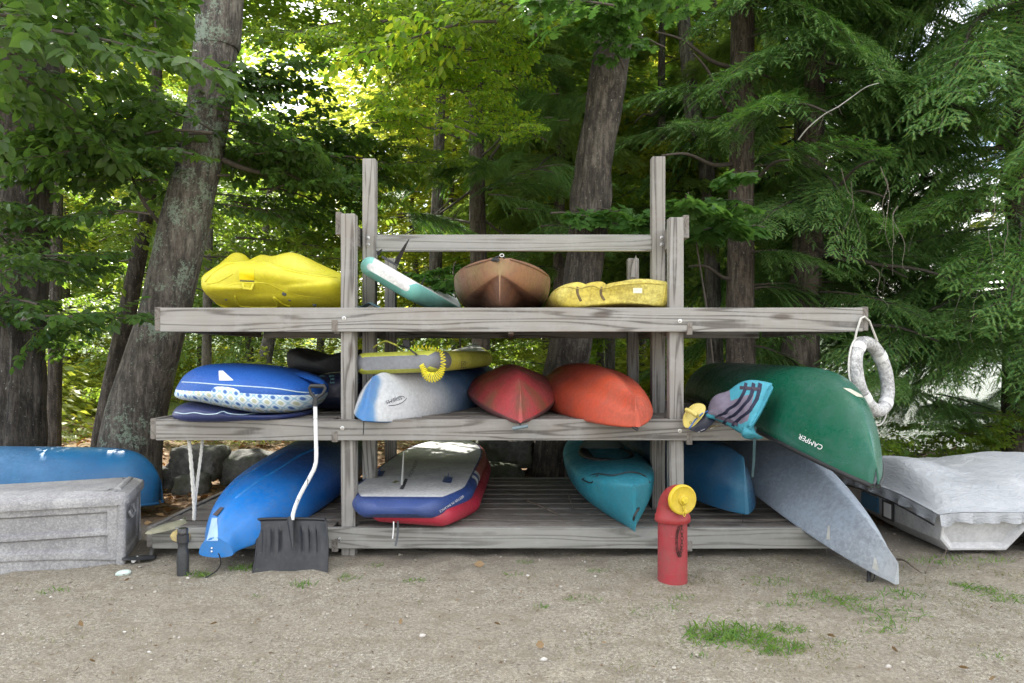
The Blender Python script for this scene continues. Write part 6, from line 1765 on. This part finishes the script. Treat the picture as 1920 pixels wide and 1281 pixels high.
# ---- the nearest twigs, with every leaf a piece of its own
def leafy_twig(tree, loc, az, el, roll, s, seed, L, leaf, kind, wid, mat, cols, dens=1., spread=.75, limit=290):
    me, (B, D, Nn, S) = bough('twig_branch', seed, L, leaf, dens, kind, wid, TWB, None, spread=spread, parts=True)
    br = bpy.data.objects.new('branch', me); C.objects.link(br); br.parent = tree; br.location = Vector(loc) - wl(tree); br.rotation_euler = (R(roll), R(-el), R(az)); br.scale = (s, s, s)
    V, T = leaves_np(np.zeros((1, 3)), np.array([[1., 0, 0]]), np.array([[0, 0, 1.]]), np.array([1.]), kind, wid)
    lm = mesh_np('leaf_blade', V, None, [mat], [0]*len(T), T)
    for b_, d_, n_, s_ in list(zip(B, D, Nn, S))[:limit]:
        X = Vector(d_).normalized(); Yv = Vector(np.cross(n_, d_)).normalized(); Z = X.cross(Yv)
        o = bpy.data.objects.new('leaf', lm); C.objects.link(o); o.parent = br
        o.matrix_basis = Matrix.Translation(Vector(b_)) @ Matrix((X, Yv, Z)).transposed().to_4x4() @ Matrix.Scale(float(s_), 4)
LD1 = leafmat('shade_dark_leaf_single', [(.036,.080,.018), (.060,.12,.024), (.042,.092,.020)], .42, .38, per_object=True)  # single leaves with shade put into their dark colour
LY1 = leafmat('sun_yellow_leaf_single', [(.13,.235,.025), (.25,.29,.025), (.15,.25,.025), (.09,.18,.022)], .55, .45, tcol=(2.3, 2.3, 1.3), per_object=True)  # single leaves with sunlight put into their yellow colour
LO1 = leafmat('lobed_leaf_single', [(.05,.125,.03), (.07,.155,.035)], .5, .38, per_object=True)
leafy_twig(oak_l, P(-40, 40, 4.7), 5, -12, 10, .95, 501, 1.7, .125, 'broad', .56, LD1, None)
leafy_twig(maple, P(400, 250, 6.2), 170, -6, -8, .9, 502, 1.6, .125, 'broad', .56, LD1, None)
leafy_twig(beech, P(930, 40, 6.4), 200, -16, 10, .95, 503, 1.6, .10, 'broad', .5, LY1, None)
leafy_twig(oak_c, P(1150, 10, 5.8), 210, -12, 0, 1., 504, .9, .13, 'oak', .95, LO1, None, dens=.8)
leafy_twig(sap, P(1240, 385, 6.5), 5, -4, 0, 1., 505, .9, .12, 'maple', .9, LO1, None, dens=.8)

# ---- the wood behind
grp = 'trees in the sunny wood behind the rack'
rr = random.Random(5); cnt = 0
spots = []
def far_label(kd, x, y, h, r):
    px = HX + x*F/y
    where = ('left of the leaning tree' if px < 190 else 'behind the leaning lichen-covered tree' if px < 430 else 'above the yellow kayak' if px < 640 else 'above the left of the back rail' if px < 860 else 'above the right of the back rail' if px < 1240 else 'right of the tall rack post')
    kind_ = {'b': 'sunlit broadleaf tree', 'm': 'mid green broadleaf tree', 'h': 'distant hemlock'}[kd]
    dist = 'near' if y < 16 else 'middle-distance' if y < 25 else 'distant' if y < 36 else 'farthest'
    return ('%s %s %s, %s' % (dist if dist != 'distant' or kd != 'h' else 'remote', 'slim' if r < .1 else 'stout', kind_, where)).replace('distant distant', 'distant')
for ring_i, (y0, y1, n, xl, xr) in enumerate(((13, 16, 6, -11, 0.5), (17, 23, 11, -18, 1), (26, 34, 17, -28, 1), (42, 62, 15, -48, 1.5))):
    for k in range(n):
        y = rr.uniform(y0, y1); x = xl + (xr-xl)*(k+rr.random())/n; spots.append((x, y))
kinds = ['b', 'b', 'b', 'm', 'h']
lab = {'b': 'sunlit broadleaf tree in the wood behind the rack, pale yellow-green crown', 'm': 'mid green broadleaf tree in the wood behind the rack', 'h': 'distant hemlock among the broadleaf trees behind the rack'}
for x, y in spots:
    px_ = HX + x*F/y
    kd = rr.choice(kinds); h = rr.uniform(4, 6.5) if y < 16 else (rr.uniform(7, 12) if y < 25 else (rr.uniform(8, 14) if y < 36 else rr.uniform(10, 18)))
    if y > 16 and (400 < px_ < 680 or 60 < px_ < 200): h *= .55
    rad_ = rr.uniform(.06, .14); far_tree(x, y, h, rad_, kd, far_label(kd, x, y, h, rad_), {'b': 'sunlit broadleaf trees in the wood', 'm': 'green broadleaf trees in the wood', 'h': 'distant hemlocks in the wood'}[kd], cz=rr.choice([.15, .35, .5]) if kd != 'h' else .2, cs=1.25 if y < 36 else 1.)
# bank trees beyond the hemlocks, right
for x, y in ((3.4, 12.5), (1.9, 14.5), (4.6, 18), (1.0, 13.0), (2.9, 16.5), (5.4, 21), (6.5, 25), (4.3, 23), (2.4, 20), (.8, 17.5), (9.5, 10.6), (7.4, 9.6)):
    kd = rr.choice(['h', 'm']); far_tree(x, y, rr.uniform(8, 12), .1, 'h' if x > 5 else kd, ('slender' if y > 12 else 'broad') + (' tree on the lake bank seen through the gap at the orange kayak' if x < 2.5 else ' tree on the lake bank behind the green canoe' if x < 5 else ' hemlock at the water behind the pedal boat'), 'trees on the lake bank', cz=.22)
for k in range(15):
    y = rr.uniform(34, 60); x = y*(.02+.35*(k+rr.random())/15)
    far_tree(x, y, rr.uniform(8, 14), .12, rr.choice(['b', 'm']), 'broadleaf tree far behind the ' + ('right end of the back rail' if x/y < .14 else 'right rack posts' if x/y < .26 else 'two straight hemlock trunks'), 'broadleaf trees far behind the right of the rack', cz=.04, cs=1.2)
# understorey
for k in range(20):
    y = rr.uniform(10.5, 20); x = rr.uniform(.06, .33)*y; z = float(gh(x, y))
    t = thing('shrub', 'small green shrub ' + ('close' if y < 15 else 'farther') + ' behind the ' + ('orange kayak' if x/y < .19 else 'right rack posts and canoe'), 'shrub', (x, y, z), 'undergrowth shrubs right of the middle trunk')
    o = bpy.data.objects.new('foliage', BUSH[k % 3]); C.objects.link(o); o.parent = t; s = rr.uniform(.8, 1.5); o.scale = (s*1.2, s*1.2, s); o.rotation_euler = (0, 0, rr.random()*6)
for k in range(70):
    y = rr.uniform(9.5, 30); x = rr.uniform(-.78, .05)*y; z = float(gh(x, y))
    t = thing('shrub', ('near' if y < 15 else 'middle' if y < 22 else 'far') + ' low sunlit green shrub ' + ('left of the leaning tree' if x/y < -.5 else 'under the blue floats' if x/y < -.3 else 'behind the left rack post' if x/y < -.15 else 'behind the middle boats of the rack'), 'shrub', (x, y, z), 'undergrowth shrubs in the wood')
    o = bpy.data.objects.new('foliage', BUSH[k % 3]); C.objects.link(o); o.parent = t; s = rr.uniform(.6, 1.5); o.scale = (s*1.2, s*1.2, s); o.rotation_euler = (0, 0, rr.random()*6)
# upper crowns added above the frame, unseen, to shade the rack
for tr_, me, (cx_, cy_, cz_), s_ in ((pine, CRM[0], (-.2, 10.0, 5.6), .75), (beech, CRM[1], (-1.6, 10.4, 5.8), .75), (dk2, CRM[0], (-3.6, 9.2, 5.6), .75), (th3, CRM[1], (-4.6, 10.4, 5.8), .8), (oak_l, CRM[1], (-5.6, 8.4, 5.4), .7), (oak_c, CRM[0], (.6, 8.8, 6.2), .55)):
    o = bpy.data.objects.new('crown', me); C.objects.link(o); o.parent = tr_; o.location = Vector((cx_, cy_, cz_)) - wl(tr_); o.scale = (s_, s_, s_*.7)

# ------------------------------------------------------------------ ground cover, litter, pebbles, grass
def scatter_leaf_litter():
    n = 16000; y = 5.0 + (rng.random(n)**.8)*8; x = (rng.random(n)*2-1)*.80*y; keep = (drop(x, y) < .2) & (rng.random(n) < sstep(4.9, 6.4, y)*.9+.1)
    x, y = x[keep], y[keep]; n = len(x); z = gh(x, y)+.008+rng.random(n)*.012
    B = np.stack([x, y, z], -1); D = np.stack([rng.normal(size=n), rng.normal(size=n), rng.normal(0, .25, n)], -1); N0 = np.stack([rng.normal(0, .4, n), rng.normal(0, .4, n), np.ones(n)], -1)
    V, T = leaves_np(B, D, N0, .05+.06*rng.random(n), 'quad', .6)
    return mesh_np('leaf_litter', V, None, [leafmat('dry_leaf', [(.16,.085,.035), (.24,.13,.05), (.10,.055,.03), (.32,.20,.09), (.20,.10,.04)], .15, .7, tcol=(1.3, 1., .6))], [0]*len(T), T)
def link_me(name, me, label=None, cat=None, kind=None, loc=(0, 0, 0)):
    o = bpy.data.objects.new(name, me); C.objects.link(o); o.location = loc; WL[o.name] = Vector(loc); return tag(o, label, cat, None, kind)
link_me('leaf_litter', scatter_leaf_litter(), 'brown dry leaf litter covering the forest floor behind the rack', 'leaf litter', 'stuff')

def pebbles():
    n = 16000; y = 1.9 + rng.random(n)**1.2*4.6; x = (rng.random(n)*2-1)*.74*y; s = .0022+.0035*rng.random(n)**2 + .009*(rng.random(n) > .985)*rng.random(n)
    z = gh(x, y)+s*.2
    T_ = np.array([(1,0,0),(0,1,0),(-1,0,0),(0,-1,0),(0,0,.75),(0,0,-.6)], float); F_ = np.array([(0,1,4),(1,2,4),(2,3,4),(3,0,4),(1,0,5),(2,1,5),(3,2,5),(0,3,5)])
    a = rng.random(n)*6.28; c, s_ = np.cos(a), np.sin(a); st = .7+.6*rng.random((n, 6))
    V = T_[None]*s[:, None, None]*st[:, :, None]; X = V[..., 0]*c[:, None]-V[..., 1]*s_[:, None]*.7; Y_ = V[..., 0]*s_[:, None]+V[..., 1]*c[:, None]*.7
    V = np.stack([X+x[:, None], Y_+y[:, None], V[..., 2]+z[:, None]], -1); Fc = F_[None]+(np.arange(n)*6)[:, None, None]
    m, nt, b = nmat('pebble_stone', .85); k = N_(nt); g = k.n('ShaderNodeNewGeometry'); k.l(k.ramp(g.outputs['Random Per Island'], [(0, (.30,.27,.22)), (.4, (.42,.39,.33)), (.7, (.24,.21,.18)), (1, (.56,.54,.50))]), b.inputs['Base Color'])
    return mesh_np('pebbles', V.reshape(-1, 3), None, [m], [0]*(n*8), Fc.reshape(-1, 3))
link_me('pebbles', pebbles(), 'small pebbles and grit scattered over the sandy ground', 'pebbles', 'stuff')

def stones():
    n = 420; y = 2.0 + rng.random(n)*3.0; x = (rng.random(n)*2-1)*.74*y; bm = bmesh.new(); bmesh.ops.create_icosphere(bm, subdivisions=1, radius=1); P0 = np.array([tuple(v.co) for v in bm.verts]); F0 = np.array([[v.index for v in f.verts] for f in bm.faces]); bm.free()
    s = .004+.009*rng.random(n)**3; st = .65+.7*rng.random((n, 3)); st[:, 2] *= .6
    V = P0[None]*(s[:, None]*st)[:, None, :]*(1+.25*rng.normal(size=(n, len(P0), 1))*.6) + np.stack([x, y, gh(x, y)+s*.25], -1)[:, None, :]
    T = F0[None]+(np.arange(n)*len(P0))[:, None, None]
    return mesh_np('stones', V.reshape(-1, 3), None, [bpy.data.materials['pebble_stone']], [0]*(n*len(F0)), T.reshape(-1, 3))
link_me('stones', stones(), 'larger loose stones lying on the gravel', 'stones', 'stuff')

def debris():
    n = 3200; y = 2.0 + rng.random(n)**.75*3.2; x = (rng.random(n)*2-1)*.74*y; z = gh(x, y)+.006+rng.random(n)*.003
    k = noise
    B = np.stack([x, y, z], -1); D = np.stack([rng.normal(size=n), rng.normal(size=n), rng.normal(0, .12, n)], -1); N0 = np.stack([rng.normal(0, .35, n), rng.normal(0, .35, n), np.ones(n)], -1)
    V, T = leaves_np(B, D, N0, .006+.022*rng.random(n)**2.5, 'quad', .35)
    return mesh_np('forest_debris', V, None, [leafmat('bark_scrap', [(.06,.04,.025), (.16,.10,.05), (.10,.07,.045), (.26,.18,.10)], .05, .8, tcol=(1., 1., .6))], [0]*len(T), T)
link_me('forest_debris', debris(), 'dark scraps of bark and dead leaf strewn over the gravel', 'debris', 'stuff')

def blades(centres, name, label, cat, cols, hmul=1.):
    """centres: x, y, radius, count, height"""
    B, D, S, N0 = [], [], [], []
    for x, y, rad, n, h in centres:
        a = rng.random(n)*6.28; q = rng.random(n)**.6*rad; bx2, by2 = x+np.cos(a)*q*1.4, y+np.sin(a)*q
        B.append(np.stack([bx2, by2, gh(bx2, by2)-.002], -1)); D.append(np.stack([rng.normal(0, .75, n), rng.normal(0, .75, n), .6+.6*rng.random(n)], -1)); S.append(h*(.4+.8*rng.random(n)))
    B, D, S = np.concatenate(B), unit(np.concatenate(D)), np.concatenate(S); n = len(B)
    X = unit(np.cross(D, rng.normal(size=(n, 3)))); w = (.0007+.030*S*(.7+.6*rng.random(n)))[:, None]
    mid = B + D*(S*.55)[:, None]; tip = B + D*S[:, None]*.9 + np.array([0, 0, -1])*(S*.22)[:, None] + D*np.array([1, 1, 0])*(S*.25)[:, None]
    V = np.stack([B-X*w, B+X*w, mid+X*w*.8, mid-X*w*.8, tip], 1).reshape(-1, 3); k = (np.arange(n)*5)[:, None]
    Q = np.array([[0, 1, 2, 3]])+k; T = np.array([[3, 2, 4]])+k
    link_me(name, mesh_np(name, V, Q, [leafmat(name+'_blade', cols, .4, .5)], [0]*(2*n), T), label, cat, 'stuff')
gc = []
for px, py, r_, n, h in [(1365,1190,.13,230,.075),(1345,1200,.12,130,.06),(1392,1205,.10,90,.055),(1455,1218,.09,160,.05),(1440,1200,.05,70,.04),(1490,1212,.05,60,.04),(1470,1182,.07,110,.04),(1690,1118,.10,100,.06),(1665,1160,.10,90,.06),(1700,1150,.08,50,.05),(1560,1128,.16,110,.045),(1600,1132,.12,70,.05),(1470,1140,.08,90,.04),(1530,1118,.1,90,.04),(1285,1122,.05,60,.03),(775,1092,.045,70,.045),(565,1098,.05,50,.05),(655,1085,.06,60,.04),(460,1068,.06,90,.06),(375,1080,.05,60,.05),(1015,1140,.035,40,.03),(1092,1125,.07,60,.04),(1120,1070,.04,30,.03),(990,1055,.05,50,.03),(1355,1068,.04,30,.03),(1850,1112,.09,110,.045),(1895,1125,.08,100,.045),(1810,1100,.06,60,.05),(1440,1090,.10,90,.04),(1260,1140,.08,70,.02),(1860,1235,.05,30,.03),(1310,1230,.03,25,.03),(100,1110,.06,40,.04),(480,1118,.03,25,.02),(1740,1052,.10,60,.05),(1800,1052,.14,70,.05),(1230,1150,.10,50,.02),(960,1078,.05,30,.03),(1850,1050,.12,60,.05),(700,1060,.05,30,.03),(1575,1210,.06,40,.025),(1650,1182,.08,70,.05)]:
    q = G(px, py); gc.append((q.x, q.y, r_, n, h))
blades(gc, 'grass_tufts', 'green grass tufts growing in the sand, thickest right of the hydrant', 'grass', [(.05,.13,.02), (.09,.19,.03), (.13,.22,.04), (.07,.16,.03)])
gd = [(rng.uniform(-.7, .74)*yy, yy, .10, 16, .022) for yy in rng.uniform(2.4, 4.7, 90)]
gd += [(rng.uniform(.12, .72)*yy, yy,   .16, 26, .024) for yy in rng.uniform(3.0, 4.6, 150)]
blades(gd, 'dry_grass', 'sparse short dry olive grass stubble over the gravel', 'dry grass', [(.13,.15,.05), (.10,.13,.035), (.22,.21,.11)])
# moss-coloured forest floor cover, left and centre
ff = []
for k in range(520):
    yy = 9.5 + rng.random()**1.3*20; xx = rng.uniform(-.75, .06)*yy; ff.append((xx, yy, .35, 42, .13))
blades(ff, 'forest_grass', 'bright sunlit low green cover on the forest floor', 'ground cover', [(.10,.17,.02), (.15,.22,.03), (.20,.25,.03)])
# roots and dry straw under the right part of the middle shelf
ff = [(2.6+rng.random()*.6, 7.6+rng.random()*.7, .12, 60, .22) for k in range(14)]
blades(ff, 'dry_straw', 'tangle of dry straw at the foot of the hemlocks', 'straw', [(.38,.28,.13), (.30,.21,.10), (.45,.36,.2)])
# single dead leaves one can pick out on the gravel
DL = leafmat('brown_leaf', [(.12,.07,.035), (.20,.13,.065), (.28,.21,.11)], .1, .7, tcol=(1.2, 1., .6))
spots_ = [(895,1063,.085,'curled brown leaf on the sand in front of the middle of the rack'),(403,1175,.05,'ochre leaf alone on the gravel at the lower left'),(240,1093,.045,'tan leaf on the sand in front of the storage box'),(750,1172,.03,'small dark leaf on the gravel below the paddle boards'),(1010,1216,.05,'yellowish brown leaf near the bottom centre of the gravel'),(150,1177,.04,'dull brown leaf left of the ochre one'),(175,1247,.04,'pale leaf at the bottom left of the gravel'),(145,1262,.05,'dark leaf below the pale leaf at the bottom left'),(1562,1200,.05,'brown leaf in the stubble right of the large grass tuft'),(1860,1280,.06,'brown leaf at the bottom right edge'),(1680,1228,.045,'grey-brown leaf on the gravel under the kayak nose'),(935,1176,.05,'flat brown leaf on the gravel between the hydrant and the middle'),(635,1093,.03,'reddish scrap of leaf to the right of the shovel'),(1810,1262,.05,'crumpled leaf in the bottom right corner of the gravel'),(318,1170,.035,'small dark curled leaf left of the ochre leaf')]
for px, py, s_, lb in spots_:
    q = G(px, py); a = rng.random()*6.28
    V, T = leaves_np(np.array([[q.x-.5*s_*math.cos(a), q.y-.5*s_*math.sin(a), float(gh(q.x, q.y))+.016]]), np.array([[math.cos(a), math.sin(a), .05]]), np.array([[.25, -.35, 1.]]), np.array([s_*.75]), 'broad', .5)
    V[:, 2] += .012*np.sin(np.arange(len(V)))
    me = mesh_np('leaf', V-np.array([q.x, q.y, 0]), None, [DL], [0]*len(T), T); o = link_me('leaf', me, lb, 'leaf', None, (q.x, q.y, 0))
print('objects', len(bpy.data.objects), 'tris', sum(len(m.polygons) for m in bpy.data.meshes))
